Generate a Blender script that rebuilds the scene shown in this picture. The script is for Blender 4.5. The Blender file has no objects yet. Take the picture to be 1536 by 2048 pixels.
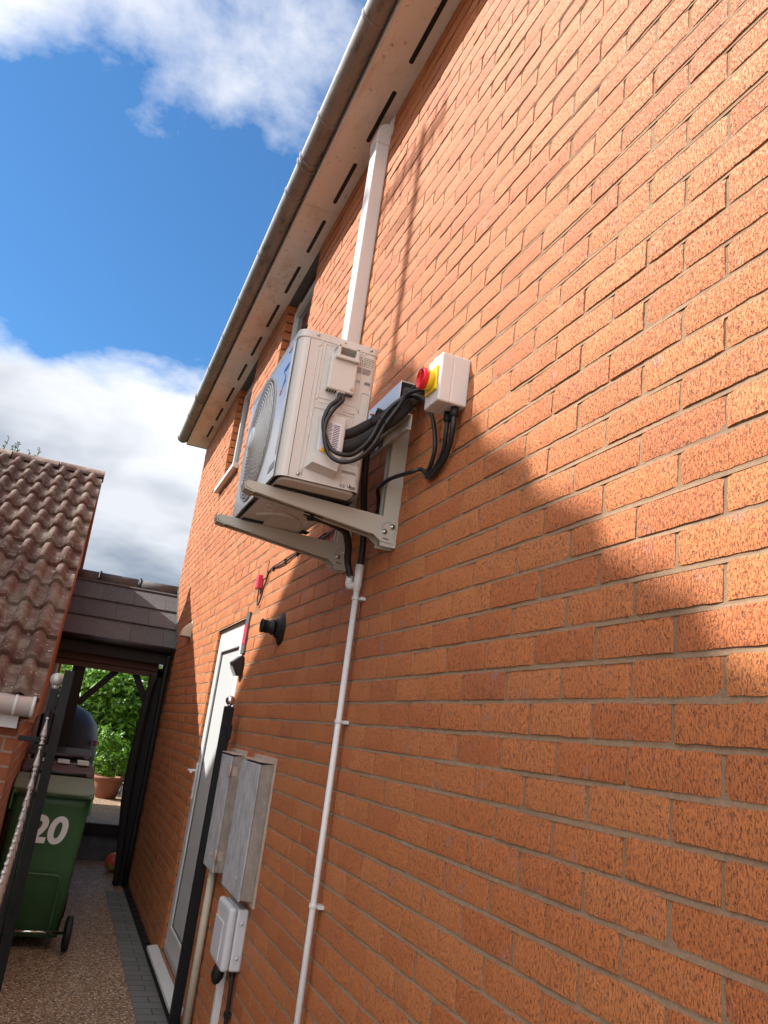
import bpy, bmesh, math, random
from mathutils import Vector, Matrix, Quaternion, noise
R = math.radians
random.seed(7)
scene = bpy.context.scene
COL = scene.collection
NN = 0

# ------------------------------------------------------------------ camera
CAMX, CAMZ, FPX = -0.9422, 1.545, 1603.3
cr = Vector((0.92267350, -0.36452133, 0.12568932))
cu = Vector((-0.21579117, -0.21802656, 0.95178705))
cf = Vector((0.31954307, 0.90531134, 0.27982781))
cam = bpy.data.cameras.new('camera')
camo = bpy.data.objects.new('camera', cam); COL.objects.link(camo)
mw = Matrix(((cr.x, cu.x, -cf.x, CAMX), (cr.y, cu.y, -cf.y, 0.0), (cr.z, cu.z, -cf.z, CAMZ), (0, 0, 0, 1)))
camo.matrix_world = mw
cam.sensor_fit = 'HORIZONTAL'; cam.sensor_width = 36.0; cam.lens = FPX / 1536 * 36
cam.clip_start = 0.02; cam.clip_end = 2000
scene.camera = camo

# ------------------------------------------------------------------ light
SUNV = Vector((1.0, -0.42, -1.05)).normalized()
sl = bpy.data.lights.new('sun', 'SUN'); sl.energy = 4.6; sl.angle = R(0.53); sl.color = (1.0, 0.965, 0.925)
so = bpy.data.objects.new('sun', sl); COL.objects.link(so)
so.rotation_euler = SUNV.to_track_quat('-Z', 'Y').to_euler(); so.location = (-8, 6, 12)
vs = scene.view_settings
vs.view_transform = 'Standard'; vs.look = 'None'; vs.exposure = 1.0; vs.gamma = 1.0; vs.use_curve_mapping = False

world = bpy.data.worlds.new('World'); scene.world = world; world.use_nodes = True
wt = world.node_tree; wn = wt.nodes; wl = wt.links; wn.clear()
def wnode(t, **k):
    n = wn.new(t)
    for a, b in k.items(): setattr(n, a, b)
    return n
sky = wnode('ShaderNodeTexSky', sky_type='NISHITA', sun_disc=False)
sky.sun_elevation = math.asin(-SUNV.z); sky.sun_rotation = math.atan2(-SUNV.x, -SUNV.y)
sky.air_density = 1.0; sky.dust_density = 0.3; sky.ozone_density = 3.0; sky.altitude = 100
out = wnode('ShaderNodeOutputWorld')
bg = wnode('ShaderNodeBackground'); bg.inputs[1].default_value = 0.13
tc = wnode('ShaderNodeTexCoord')
sep = wnode('ShaderNodeSeparateXYZ'); wl.new(tc.outputs['Generated'], sep.inputs[0])
def wmath(op, a, b=None, c=None, clamp=False):
    n = wnode('ShaderNodeMath', operation=op, use_clamp=clamp)
    for i, v in enumerate((a, b, c)):
        if v is None: continue
        if isinstance(v, (int, float)): n.inputs[i].default_value = v
        else: wl.new(v, n.inputs[i])
    return n.outputs[0]
zc = wmath('ADD', wmath('MAXIMUM', sep.outputs[2], 0.0), 0.22)
comb = wnode('ShaderNodeCombineXYZ')
wl.new(wmath('DIVIDE', sep.outputs[0], zc), comb.inputs[0]); wl.new(wmath('DIVIDE', sep.outputs[1], zc), comb.inputs[1])
comb.inputs[2].default_value = 1.7
def wnoise(scale, detail, rough, dist=0.0, off=None):
    n = wnode('ShaderNodeTexNoise'); n.inputs['Scale'].default_value = scale; n.inputs['Detail'].default_value = detail
    n.inputs['Roughness'].default_value = rough; n.inputs['Distortion'].default_value = dist
    if off:
        m = wnode('ShaderNodeVectorMath', operation='ADD'); m.inputs[1].default_value = off
        wl.new(comb.outputs[0], m.inputs[0]); wl.new(m.outputs[0], n.inputs['Vector'])
    else: wl.new(comb.outputs[0], n.inputs['Vector'])
    return n.outputs[0]
n1 = wnoise(2.1, 9, 0.60, 0.25)
n2 = wnoise(7.0, 6, 0.6, 0.2, (3.1, 1.2, 0))
n3 = wnoise(2.6, 4, 0.5, 0.1, (5.5, 2.2, 0))
# how cloudy the sky is by height above the horizon
ramp = wnode('ShaderNodeValToRGB'); cr_ = ramp.color_ramp
pts = [(0.0, 1.0), (0.33, 0.92), (0.375, 0.39), (0.42, 0.13), (0.54, 0.06), (0.62, 0.26), (0.70, 0.33), (1.0, 0.38)]
cr_.elements[0].position = pts[0][0]; cr_.elements[0].color = (pts[0][1],) * 3 + (1,)
cr_.elements[1].position = pts[-1][0]; cr_.elements[1].color = (pts[-1][1],) * 3 + (1,)
for p_, v_ in pts[1:-1]:
    e_ = cr_.elements.new(p_); e_.color = (v_,) * 3 + (1,)
wl.new(sep.outputs[2], ramp.inputs[0])
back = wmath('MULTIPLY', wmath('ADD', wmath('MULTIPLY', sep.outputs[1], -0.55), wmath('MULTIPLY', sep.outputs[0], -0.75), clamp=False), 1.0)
fill_mask = wmath('MULTIPLY', wmath('MAXIMUM', back, 0.0), 0.9)  # unseen clouds behind and left made denser and brighter as added fill
mixn = wmath('ADD', wmath('MULTIPLY', n1, 0.74), wmath('MULTIPLY', n2, 0.26))
hi_ = wmath('MULTIPLY', wmath('GREATER_THAN', sep.outputs[2], 0.0), wmath('MULTIPLY', wmath('SUBTRACT', sep.outputs[2], 0.52), 4.0, clamp=True))
lft = wmath('MULTIPLY', wmath('ADD', wmath('MULTIPLY', sep.outputs[0], -0.70), 0.055), hi_)
mixn = wmath('ADD', mixn, lft)
dens = wmath('MULTIPLY', wmath('SUBTRACT', wmath('ADD', wmath('ADD', mixn, wmath('MULTIPLY', fill_mask, 0.45)), wmath('MULTIPLY', ramp.outputs[0], 0.58)), 0.655), 5.0, clamp=True)
dens2 = wmath('MULTIPLY', dens, 0.93)
# cloud brightness: bright tops, greyer thick undersides near the horizon
gr = wnode('ShaderNodeMapRange', clamp=True); gr.interpolation_type = 'SMOOTHSTEP'
gr.inputs[1].default_value = 0.24; gr.inputs[2].default_value = 0.36; gr.inputs[3].default_value = 0.40; gr.inputs[4].default_value = 0.0
wl.new(sep.outputs[2], gr.inputs[0])
shade = wmath('ADD', wmath('MULTIPLY', wmath('SUBTRACT', n3, 0.40, clamp=True), 1.9, clamp=True), gr.outputs[0], clamp=True)
shade = wmath('MULTIPLY', shade, wmath('POWER', dens, 1.6))
cmix = wnode('ShaderNodeMix', data_type='RGBA')
cmix.inputs['A'].default_value = (5.0, 4.95, 5.0, 1); cmix.inputs['B'].default_value = (1.3, 1.5, 1.8, 1)
wl.new(shade, cmix.inputs['Factor'])
tint = wnode('ShaderNodeMix', data_type='RGBA', blend_type='MULTIPLY'); tint.inputs['Factor'].default_value = 1.0
tint.inputs['B'].default_value = (0.31, 0.54, 0.68, 1)
wl.new(sky.outputs[0], tint.inputs['A'])
cb = wnode('ShaderNodeMix', data_type='RGBA', blend_type='MULTIPLY'); cb.inputs['Factor'].default_value = 1.0
wl.new(cmix.outputs['Result'], cb.inputs['A']); cbf = wmath('ADD', wmath('MULTIPLY', fill_mask, 2.2, clamp=False), 1.0); wl.new(cbf, cb.inputs['B'])
smix = wnode('ShaderNodeMix', data_type='RGBA')
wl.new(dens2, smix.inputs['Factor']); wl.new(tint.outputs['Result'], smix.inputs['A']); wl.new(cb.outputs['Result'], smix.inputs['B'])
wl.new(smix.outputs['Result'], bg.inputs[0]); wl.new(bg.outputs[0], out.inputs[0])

# ------------------------------------------------------------------ materials
class NT:
    def __init__(s, name):
        s.m = bpy.data.materials.new(name); s.m.use_nodes = True
        s.t = s.m.node_tree; s.n = s.t.nodes; s.l = s.t.links
        s.b = s.n['Principled BSDF']; s.tc = s.n.new('ShaderNodeTexCoord')
    def vec(s, sc=(1, 1, 1), loc=(0, 0, 0)):
        m = s.n.new('ShaderNodeMapping'); m.inputs['Scale'].default_value = sc; m.inputs['Location'].default_value = loc
        s.l.new(s.tc.outputs['Object'], m.inputs[0]); return m.outputs[0]
    def noise(s, scale, detail=4, rough=0.55, sc=(1, 1, 1), loc=(0, 0, 0), dist=0):
        n = s.n.new('ShaderNodeTexNoise'); n.inputs['Scale'].default_value = scale; n.inputs['Detail'].default_value = detail
        n.inputs['Roughness'].default_value = rough; n.inputs['Distortion'].default_value = dist
        s.l.new(s.vec(sc, loc), n.inputs['Vector']); return n.outputs[0]
    def voro(s, scale, sc=(1, 1, 1), out='Distance', feat='F1', rnd=1.0):
        n = s.n.new('ShaderNodeTexVoronoi'); n.feature = feat; n.inputs['Scale'].default_value = scale
        n.inputs['Randomness'].default_value = rnd
        s.l.new(s.vec(sc), n.inputs['Vector']); return n.outputs[out]
    def math(s, op, a, b=None, clamp=False):
        n = s.n.new('ShaderNodeMath'); n.operation = op; n.use_clamp = clamp
        for i, v in enumerate((a, b)):
            if v is None: continue
            if isinstance(v, (int, float)): n.inputs[i].default_value = v
            else: s.l.new(v, n.inputs[i])
        return n.outputs[0]
    def ss(s, v, a, b, lo=0.0, hi=1.0):
        n = s.n.new('ShaderNodeMapRange'); n.interpolation_type = 'SMOOTHSTEP'; n.clamp = True
        s.l.new(v, n.inputs[0])
        for i, x in zip((1, 2, 3, 4), (a, b, lo, hi)): n.inputs[i].default_value = x
        return n.outputs[0]
    def mix(s, f, a, b, mode='MIX'):
        n = s.n.new('ShaderNodeMix'); n.data_type = 'RGBA'; n.blend_type = mode
        for k, v in (('Factor', f), ('A', a), ('B', b)):
            if isinstance(v, (int, float)): n.inputs[k].default_value = v
            elif isinstance(v, tuple): n.inputs[k].default_value = v + (1,) if len(v) == 3 else v
            else: s.l.new(v, n.inputs[k])
        return n.outputs['Result']
    def attr(s, name):
        n = s.n.new('ShaderNodeAttribute'); n.attribute_name = name; return n.outputs['Fac']
    def color(s, c):
        if isinstance(c, tuple): s.b.inputs['Base Color'].default_value = c + (1,)
        else: s.l.new(c, s.b.inputs['Base Color'])
        return s
    def set(s, rough=None, metal=None, spec=None, coat=None, trans=None, ior=None, sheen=None):
        for k, v in (('Roughness', rough), ('Metallic', metal), ('Specular IOR Level', spec), ('Coat Weight', coat), ('Transmission Weight', trans), ('IOR', ior), ('Sheen Weight', sheen)):
            if v is None: continue
            if isinstance(v, (int, float)): s.b.inputs[k].default_value = v
            else: s.l.new(v, s.b.inputs[k])
        return s
    def bump(s, h, strength=0.5, dist=0.002):
        n = s.n.new('ShaderNodeBump'); n.inputs['Strength'].default_value = strength; n.inputs['Distance'].default_value = dist
        s.l.new(h, n.inputs['Height']); s.l.new(n.outputs[0], s.b.inputs['Normal']); return s

def basic(name, c, rough=0.5, metal=0.0, var=0.12, scale=6.0, bump=0.15, bdist=0.0006, bscale=90, dirt=None, dscale=3.0, dlo=0.55, dhi=0.75, coat=None, spec=None):
    t = NT(name); n = t.noise(scale, 5, 0.6)
    hi = tuple(min(1, x * (1 + var)) for x in c); lo = tuple(x * (1 - var) for x in c)
    col = t.mix(n, lo, hi)
    if dirt:
        col = t.mix(t.ss(t.noise(dscale, 7, 0.65), dlo, dhi), col, dirt)
    t.color(col)
    r = t.math('ADD', t.math('MULTIPLY', t.noise(scale * 3, 4, 0.6), 0.06), rough - 0.03, clamp=True)
    t.set(rough=r, metal=metal, coat=coat, spec=spec)
    if bump: t.bump(t.noise(bscale, 4, 0.6), bump, bdist)
    return t.m

def mat_brick():
    t = NT('rustic_brick')
    a = t.attr('tint'); b = t.attr('tint_two')
    base = t.mix(t.ss(a, 0.0, 0.5), (0.45, 0.124, 0.030), (0.51, 0.158, 0.040))
    base = t.mix(t.ss(a, 0.5, 1.0), base, (0.55, 0.190, 0.055))
    base = t.mix(t.ss(b, 0.93, 1.0, 0, 0.4), base, (0.31, 0.085, 0.036))
    cl = t.noise(9, 5, 0.6)
    base = t.mix(t.ss(cl, 0.35, 0.75, 0, 0.38), base, (0.56, 0.165, 0.042))
    # cloudy purple grey kiln marks, only on some bricks
    pk = t.math('MULTIPLY', t.ss(t.noise(13, 3, 0.5, (1, 1, 1.3), (4, 2, 1)), 0.60, 0.76), t.ss(b, 0.45, 0.7))
    base = t.mix(t.math('MULTIPLY', pk, 0.6), base, (0.31, 0.19, 0.19))
    # smooth orange smears
    sm = t.math('MULTIPLY', t.ss(t.noise(8, 2, 0.4, (1, 1.3, 1.0), (9, 1, 6)), 0.62, 0.69), t.ss(a, 0.3, 0.7))
    base = t.mix(t.math('MULTIPLY', sm, 0.55), base, (0.46, 0.11, 0.03))
    # bark-like dragged texture: pits longer up and down
    p1 = t.noise(1.0, 3, 0.62, (205, 300, 125), (0, 0, 0), 0.45)
    p2 = t.noise(1.0, 2, 0.5, (150, 175, 92), (3, 7, 2), 0.35)
    p3 = t.noise(1.0, 3, 0.6, (420, 520, 330))
    pit = t.math('MAXIMUM', t.ss(p1, 0.445, 0.36), t.math('MULTIPLY', t.ss(p2, 0.39, 0.32), 0.85))
    dark = t.mix(1.0, base, (0.24, 0.15, 0.12), 'MULTIPLY')  # pits also darkened in colour, standing in for shade in the relief
    col = t.mix(t.math('MULTIPLY', pit, 0.86), base, dark)
    col = t.mix(t.ss(p3, 0.35, 0.7, 0, 0.30), col, (0.58, 0.25, 0.11))
    t.color(col)
    salt = t.math('MULTIPLY', t.ss(t.noise(1.3, 3, 0.6, (1, 1, 1), (7, 7, 7)), 0.55, 0.68), t.ss(t.noise(55, 4, 0.7, (1, 1, .5), (1, 1, 9)), 0.66, 0.74))
    t.color(t.mix(t.math('MULTIPLY', salt, 0.5), col, (0.55, 0.48, 0.42)))
    t.set(rough=t.ss(pk, 0, 1, 0.62, 0.5), spec=0.52)
    h = t.math('ADD', t.math('MULTIPLY', t.ss(p1, 0.33, 0.55), 0.75), t.math('MULTIPLY', p3, 0.42))
    h = t.math('SUBTRACT', h, t.math('MULTIPLY', t.ss(p2, 0.40, 0.32), 0.8))
    t.bump(h, 1.0, 0.0021)
    return t.m

def mat_mortar():
    t = NT('mortar')
    n = t.noise(60, 6, 0.7)
    c = t.mix(n, (0.18, 0.110, 0.062), (0.37, 0.25, 0.16))
    c = t.mix(t.ss(t.noise(9, 4, 0.6), 0.62, 0.78, 0, 0.4), c, (0.45, 0.40, 0.34))
    c = t.mix(t.ss(t.noise(2.2, 5, 0.65), 0.5, 0.72, 0, 0.55), c, (0.15, 0.10, 0.065))
    t.color(c).set(rough=0.95, spec=0.2)
    t.bump(t.math('ADD', t.noise(330, 4, 0.7), t.math('MULTIPLY', t.noise(80, 3, 0.6), 0.8)), 0.9, 0.0022)
    return t.m

def mat_pebble():
    t = NT('resin_bound_pebbles')
    ns = t.n.new('ShaderNodeTexVoronoi'); ns.inputs['Scale'].default_value = 95
    t.l.new(t.vec(), ns.inputs['Vector'])
    sepc = t.n.new('ShaderNodeSeparateColor'); t.l.new(ns.outputs['Color'], sepc.inputs[0])
    r = t.n.new('ShaderNodeValToRGB'); e = r.color_ramp; e.interpolation = 'CONSTANT'
    cols = [(0, (0.21, 0.115, 0.06)), (0.22, (0.38, 0.24, 0.135)), (0.45, (0.26, 0.15, 0.08)), (0.62, (0.46, 0.34, 0.22)), (0.78, (0.31, 0.20, 0.13)), (0.90, (0.60, 0.52, 0.41))]
    e.elements[0].position = 0; e.elements[0].color = cols[0][1] + (1,)
    e.elements[1].position = cols[-1][0]; e.elements[1].color = cols[-1][1] + (1,)
    for p_, c_ in cols[1:-1]:
        q = e.elements.new(p_); q.color = c_ + (1,)
    t.l.new(sepc.outputs[0], r.inputs[0])
    c = t.mix(t.ss(ns.outputs['Distance'], 0.45, 0.75, 0, 0.75), r.outputs[0], (0.06, 0.035, 0.02))
    t.color(c).set(rough=t.ss(sepc.outputs[1], 0, 1, 0.35, 0.75))
    t.bump(t.math('MULTIPLY', ns.outputs['Distance'], -1.0), 0.9, 0.004)
    return t.m

def mat_paving():
    t = NT('grey_block_paving')
    n = t.n.new('ShaderNodeTexBrick'); n.offset = 0.5
    n.inputs['Scale'].default_value = 1.0; n.inputs['Brick Width'].default_value = 0.2; n.inputs['Row Height'].default_value = 0.1
    n.inputs['Mortar Size'].default_value = 0.004; n.inputs['Mortar Smooth'].default_value = 0.3
    n.inputs['Color1'].default_value = (0.11, 0.115, 0.108, 1); n.inputs['Color2'].default_value = (0.15, 0.155, 0.145, 1); n.inputs['Mortar'].default_value = (0.03, 0.03, 0.028, 1)
    t.l.new(t.vec((1, 1, 1), (0.02, 0, 0)), n.inputs['Vector'])
    c = t.mix(t.ss(t.noise(240, 3, 0.6), 0.4, 0.7, 0, 0.3), n.outputs[0], (0.2, 0.2, 0.19))
    t.color(c).set(rough=0.85)
    t.bump(t.math('SUBTRACT', t.noise(260, 3, 0.6), n.outputs['Fac']), 0.6, 0.002)
    return t.m

def mat_tile(name, c1, c2, lichen, amt, rough=0.85):
    t = NT(name); a = t.attr('tint')
    c = t.mix(a, c1, c2)
    c = t.mix(t.ss(t.noise(30, 6, 0.7), 0.45, 0.72, 0, 0.7), c, tuple(x * 0.5 for x in c1))
    c = t.mix(t.ss(t.noise(7, 6, 0.7), 0.46, 0.62, 0, amt), c, lichen)
    c = t.mix(t.math('MULTIPLY', t.ss(t.noise(34, 3, 0.6, (1, 1, 1), (1, 5, 3)), 0.645, 0.68), amt), c, (0.46, 0.42, 0.36))
    t.color(c).set(rough=rough)
    t.bump(t.math('ADD', t.noise(300, 4, 0.7), t.noise(45, 4, 0.6)), 0.8, 0.003)
    return t.m

def mat_leaf(name, c1, c2, trans=0.25):
    t = NT(name); a = t.attr('tint')
    c = t.mix(a, c1, c2); t.color(c).set(rough=0.42, spec=0.5)
    tr = t.n.new('ShaderNodeBsdfTranslucent'); t.l.new(t.mix(0.5, c, (0.25, 0.42, 0.03)), tr.inputs[0])
    mx = t.n.new('ShaderNodeMixShader'); mx.inputs[0].default_value = trans
    t.l.new(t.b.outputs[0], mx.inputs[1]); t.l.new(tr.outputs[0], mx.inputs[2])
    t.l.new(mx.outputs[0], t.n['Material Output'].inputs[0])
    return t.m

def mat_soffit():
    t = NT('soffit_board')
    c = t.mix(t.noise(5, 5, 0.6), (0.70, 0.655, 0.60), (0.80, 0.755, 0.70))
    st = t.ss(t.noise(4.0, 8, 0.72, (1.6, 0.7, 1)), 0.48, 0.72, 0, 0.45)
    c = t.mix(st, c, (0.40, 0.23, 0.13))
    sp = t.ss(t.noise(26, 7, 0.75, (1, 0.6, 1), (2, 2, 0)), 0.575, 0.68, 0, 0.6)
    c = t.mix(sp, c, (0.16, 0.10, 0.07))
    t.color(c).set(rough=0.6); t.bump(t.noise(60, 4, 0.6), 0.2, 0.001); return t.m

def mat_gutter():
    t = NT('weathered_grey_gutter')
    c = t.mix(t.noise(8, 6, 0.7, (1, 0.5, 1)), (0.14, 0.124, 0.108), (0.28, 0.255, 0.228))
    c = t.mix(t.ss(t.noise(14, 7, 0.75, (1, 0.35, 1), (2, 0, 4)), 0.50, 0.66, 0, 0.75), c, (0.055, 0.044, 0.036))
    # highlight painted into the upper edge, leaving the lower part dark as shade
    s = t.n.new('ShaderNodeSeparateXYZ'); t.l.new(t.tc.outputs['Object'], s.inputs[0])
    edge = t.ss(t.math('ADD', s.outputs[2], t.math('MULTIPLY', t.noise(25, 4, 0.6, (1, 0.4, 1)), 0.03)), 4.735, 4.775, 0, 0.7)
    c = t.mix(edge, c, (0.50, 0.50, 0.50))
    t.color(c).set(rough=0.55); t.bump(t.noise(160, 5, 0.7), 0.3, 0.001); return t.m

def mat_concrete(name, a, b, st, stamt=0.5):
    t = NT(name); c = t.mix(t.ss(t.noise(24, 8, 0.75, (1, 1, .55)), 0.28, 0.74), a, b)
    c = t.mix(t.ss(t.noise(3.5, 5, 0.6, (1, 1, 0.35)), 0.48, 0.7, 0, stamt), c, st)
    c = t.mix(t.ss(t.noise(160, 3, 0.6), 0.6, 0.75, 0, 0.4), c, tuple(x * 0.55 for x in a))
    t.color(c).set(rough=0.85); t.bump(t.noise(150, 5, 0.7), 0.4, 0.0015); return t.m

def glass(name, c=(0.03, 0.035, 0.04), rough=0.04):
    t = NT(name); t.color(t.mix(t.noise(2, 3), c, tuple(x * 1.6 for x in c))).set(rough=rough, spec=0.9); return t.m

M = {}
M['brick'] = mat_brick(); M['mortar'] = mat_mortar(); M['pebble'] = mat_pebble(); M['paving'] = mat_paving()
M['soffit'] = mat_soffit(); M['gutter'] = mat_gutter()
M['pantile'] = mat_tile('brown_pantile', (0.098, 0.043, 0.031), (0.165, 0.090, 0.064), (0.21, 0.17, 0.13), 0.8)
M['slate'] = mat_tile('dark_flat_tile', (0.054, 0.051, 0.053), (0.078, 0.073, 0.075), (0.10, 0.09, 0.088), 0.2, 0.7)
M['upvc'] = basic('white_upvc', (0.60, 0.61, 0.60), 0.32, var=0.03, bump=0.05, dirt=(0.5, 0.49, 0.45), dlo=0.62, dhi=0.8)
M['doorpanel'] = basic('satin_white_panel', (0.47, 0.49, 0.48), 0.45, var=0.02, bump=0, scale=1.5)
M['trunk'] = basic('cream_white_trunking', (0.60, 0.58, 0.56), 0.34, var=0.03, bump=0.05)
M['casing'] = basic('ivory_painted_steel', (0.58, 0.565, 0.53), 0.36, var=0.04, bump=0.06, scale=4, dirt=(0.40, 0.34, 0.27), dscale=7, dlo=0.56, dhi=0.85)
M['front'] = basic('glossy_white_front', (0.70, 0.71, 0.70), 0.22, var=0.02, bump=0.0, scale=3, coat=0.25)
M['grille'] = basic('grey_grille_plastic', (0.52, 0.53, 0.52), 0.4, var=0.05, bump=0.0)
M['rim'] = basic('grille_rim_grey', (0.30, 0.30, 0.30), 0.45, var=0.05, bump=0.0)
M['darkinside'] = basic('dark_interior', (0.05, 0.05, 0.052), 0.7, var=0.1)
M['bracket'] = basic('beige_bracket_steel', (0.44, 0.42, 0.355), 0.42, var=0.05, dirt=(0.3, 0.25, 0.2), dlo=0.62, dhi=0.8)
M['screw'] = basic('zinc_screw', (0.5, 0.49, 0.46), 0.3, metal=1.0, var=0.1, bump=0)
M['black'] = basic('black_rubber', (0.010, 0.010, 0.011), 0.55, var=0.2, spec=0.35)
M['cable'] = basic('black_cable', (0.012, 0.012, 0.013), 0.45, var=0.15, bump=0.1)
def mat_insul():
    t = NT('pipe_lagging'); c = t.mix(t.noise(40, 4, 0.6), (0.011, 0.010, 0.010), (0.026, 0.024, 0.023))
    c = t.mix(t.ss(t.noise(500, 2, 0.5), 0.62, 0.7, 0, 0.6), c, (0.13, 0.12, 0.115)); t.color(c).set(rough=0.9); t.bump(t.noise(260, 4, 0.7), 0.7, 0.002); return t.m
M['insul'] = mat_insul()
M['red'] = basic('red_knob', (0.72, 0.012, 0.02), 0.3, var=0.05, bump=0)
M['yellow'] = basic('yellow_plate', (0.82, 0.60, 0.02), 0.35, var=0.04, bump=0)
M['isobox'] = basic('white_abs_box', (0.64, 0.63, 0.61), 0.38, var=0.03, bump=0.12)
M['label'] = basic('sticker_paper', (0.66, 0.66, 0.72), 0.5, var=0.03, bump=0)
M['ink'] = basic('label_ink', (0.10, 0.09, 0.085), 0.6, var=0.1, bump=0)
M['blueink'] = basic('blue_print', (0.02, 0.13, 0.48), 0.3, var=0.1, bump=0)
M['redink'] = basic('red_print', (0.60, 0.04, 0.09), 0.3, var=0.1, bump=0)
M['amber'] = basic('warning_amber', (0.85, 0.45, 0.01), 0.45, var=0.05, bump=0)
M['drainpipe'] = basic('white_waste_pipe', (0.68, 0.68, 0.67), 0.4, var=0.04, bump=0.05, dirt=(0.55, 0.54, 0.52))
M['creampipe'] = basic('cream_pipe', (0.50, 0.44, 0.33), 0.5, var=0.06, dirt=(0.3, 0.26, 0.2))
M['meter'] = mat_concrete('weathered_meter_box', (0.29, 0.295, 0.30), (0.54, 0.54, 0.545), (0.21, 0.20, 0.19), 0.8)
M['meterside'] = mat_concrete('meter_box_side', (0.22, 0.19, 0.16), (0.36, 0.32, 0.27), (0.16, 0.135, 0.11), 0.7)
M['meterframe'] = mat_concrete('meter_box_frame', (0.38, 0.29, 0.23), (0.50, 0.40, 0.33), (0.33, 0.25, 0.2), 0.4)
M['junction'] = basic('grey_white_enclosure', (0.58, 0.59, 0.61), 0.42, var=0.03, bump=0.1)
M['blackmetal'] = basic('black_painted_iron', (0.006, 0.006, 0.007), 0.5, var=0.2, bump=0.25, bdist=0.001, spec=0.3)
M['silver'] = basic('silver_painted_iron', (0.48, 0.46, 0.44), 0.42, metal=0.35, var=0.15, scale=40, dirt=(0.22, 0.19, 0.17), dscale=30)
M['chrome'] = basic('chrome_ball', (0.75, 0.73, 0.70), 0.15, metal=1.0, var=0.05, bump=0)
M['bingreen'] = basic('green_bin_plastic', (0.042, 0.115, 0.042), 0.42, var=0.12, bump=0.3, bdist=0.001, bscale=300)
M['binlid'] = basic('faded_bin_rim', (0.13, 0.17, 0.11), 0.6, var=0.15, dirt=(0.20, 0.17, 0.10), dscale=12)
M['binblack'] = basic('black_bin_plastic', (0.02, 0.02, 0.022), 0.45, var=0.15)
M['binbrown'] = basic('brown_bin_lid', (0.07, 0.035, 0.025), 0.5, var=0.15)
M['number'] = basic('white_number_vinyl', (0.85, 0.85, 0.82), 0.5, var=0.04, bump=0)
M['terracotta'] = basic('terracotta', (0.23, 0.085, 0.045), 0.8, var=0.15, dirt=(0.3, 0.2, 0.14), dscale=8)
M['timber'] = basic('black_stained_timber', (0.006, 0.005, 0.0045), 0.75, var=0.3, scale=14, bump=0.4)
M['redtimber'] = basic('red_stained_beam', (0.06, 0.022, 0.014), 0.7, var=0.3, scale=14, bump=0.4)
M['barge'] = basic('orange_verge_board', (0.34, 0.125, 0.055), 0.7, var=0.15, scale=18, dirt=(0.18, 0.08, 0.05), dscale=10)
M['cover'] = basic('grey_waterproof_cover', (0.045, 0.052, 0.064), 0.5, var=0.15, bump=0.5, bdist=0.01, bscale=14)
M['ballm'] = None
t_ = NT('football_skin'); t_.color(t_.mix(t_.ss(t_.noise(7, 3, 0.5, (1, 1, 1), (0, 0, 2)), 0.52, 0.6), (0.50, 0.07, 0.04), (0.16, 0.38, 0.06))).set(rough=0.45); t_.bump(t_.voro(30, feat='DISTANCE_TO_EDGE'), 0.5, 0.002); M['ballm'] = t_.m
M['leafA'] = mat_leaf('shrub_leaf', (0.03, 0.115, 0.010), (0.20, 0.42, 0.03), 0.40)
M['leafB'] = mat_leaf('tree_leaf', (0.02, 0.05, 0.012), (0.06, 0.12, 0.02), 0.2)
M['leafC'] = mat_leaf('young_leaf', (0.10, 0.20, 0.03), (0.24, 0.36, 0.05), 0.3)
M['bark'] = basic('bark', (0.08, 0.055, 0.04), 0.9, var=0.3, scale=20, bump=0.6, bdist=0.004)
M['pink'] = basic('pink_petal', (0.55, 0.12, 0.26), 0.6, var=0.2, bump=0)
M['whiteflower'] = basic('white_petal', (0.7, 0.7, 0.68), 0.6, var=0.1, bump=0)
M['glass'] = glass('window_glass'); M['lead'] = basic('grey_lead_flashing', (0.09, 0.09, 0.085), 0.6, var=0.2)
M['render'] = mat_concrete('dark_rendered_step', (0.07, 0.075, 0.085), (0.11, 0.115, 0.125), (0.05, 0.05, 0.055))
M['kerb'] = mat_concrete('concrete_kerb', (0.24, 0.25, 0.25), (0.34, 0.35, 0.34), (0.2, 0.2, 0.19))
t_ = NT('lawn'); t_.color(t_.mix(t_.noise(30, 5, 0.7), (0.03, 0.085, 0.015), (0.07, 0.17, 0.025))).set(rough=0.9); t_.bump(t_.noise(200, 4, 0.7), 1.0, 0.02); M['lawn'] = t_.m
def mat_farbrick():
    t = NT('far_brickwork'); n = t.n.new('ShaderNodeTexBrick')
    n.inputs['Scale'].default_value = 1; n.inputs['Brick Width'].default_value = 0.225; n.inputs['Row Height'].default_value = 0.075; n.inputs['Mortar Size'].default_value = 0.006
    n.inputs['Color1'].default_value = (0.34, 0.115, 0.05, 1); n.inputs['Color2'].default_value = (0.27, 0.085, 0.04, 1); n.inputs['Mortar'].default_value = (0.32, 0.26, 0.2, 1)
    c = t.n.new('ShaderNodeCombineXYZ'); s = t.n.new('ShaderNodeSeparateXYZ'); t.l.new(t.tc.outputs['Object'], s.inputs[0])
    t.l.new(t.math('ADD', s.outputs[0], s.outputs[1]), c.inputs[0]); t.l.new(s.outputs[2], c.inputs[1]); t.l.new(c.outputs[0], n.inputs['Vector'])
    t.color(t.mix(t.ss(t.noise(60, 4, 0.7), 0.4, 0.7, 0, 0.5), n.outputs[0], (0.2, 0.06, 0.03))).set(rough=0.9); t.bump(t.math('SUBTRACT', t.noise(200, 3), n.outputs['Fac']), 0.6, 0.004); return t.m
M['farbrick'] = mat_farbrick()

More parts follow.
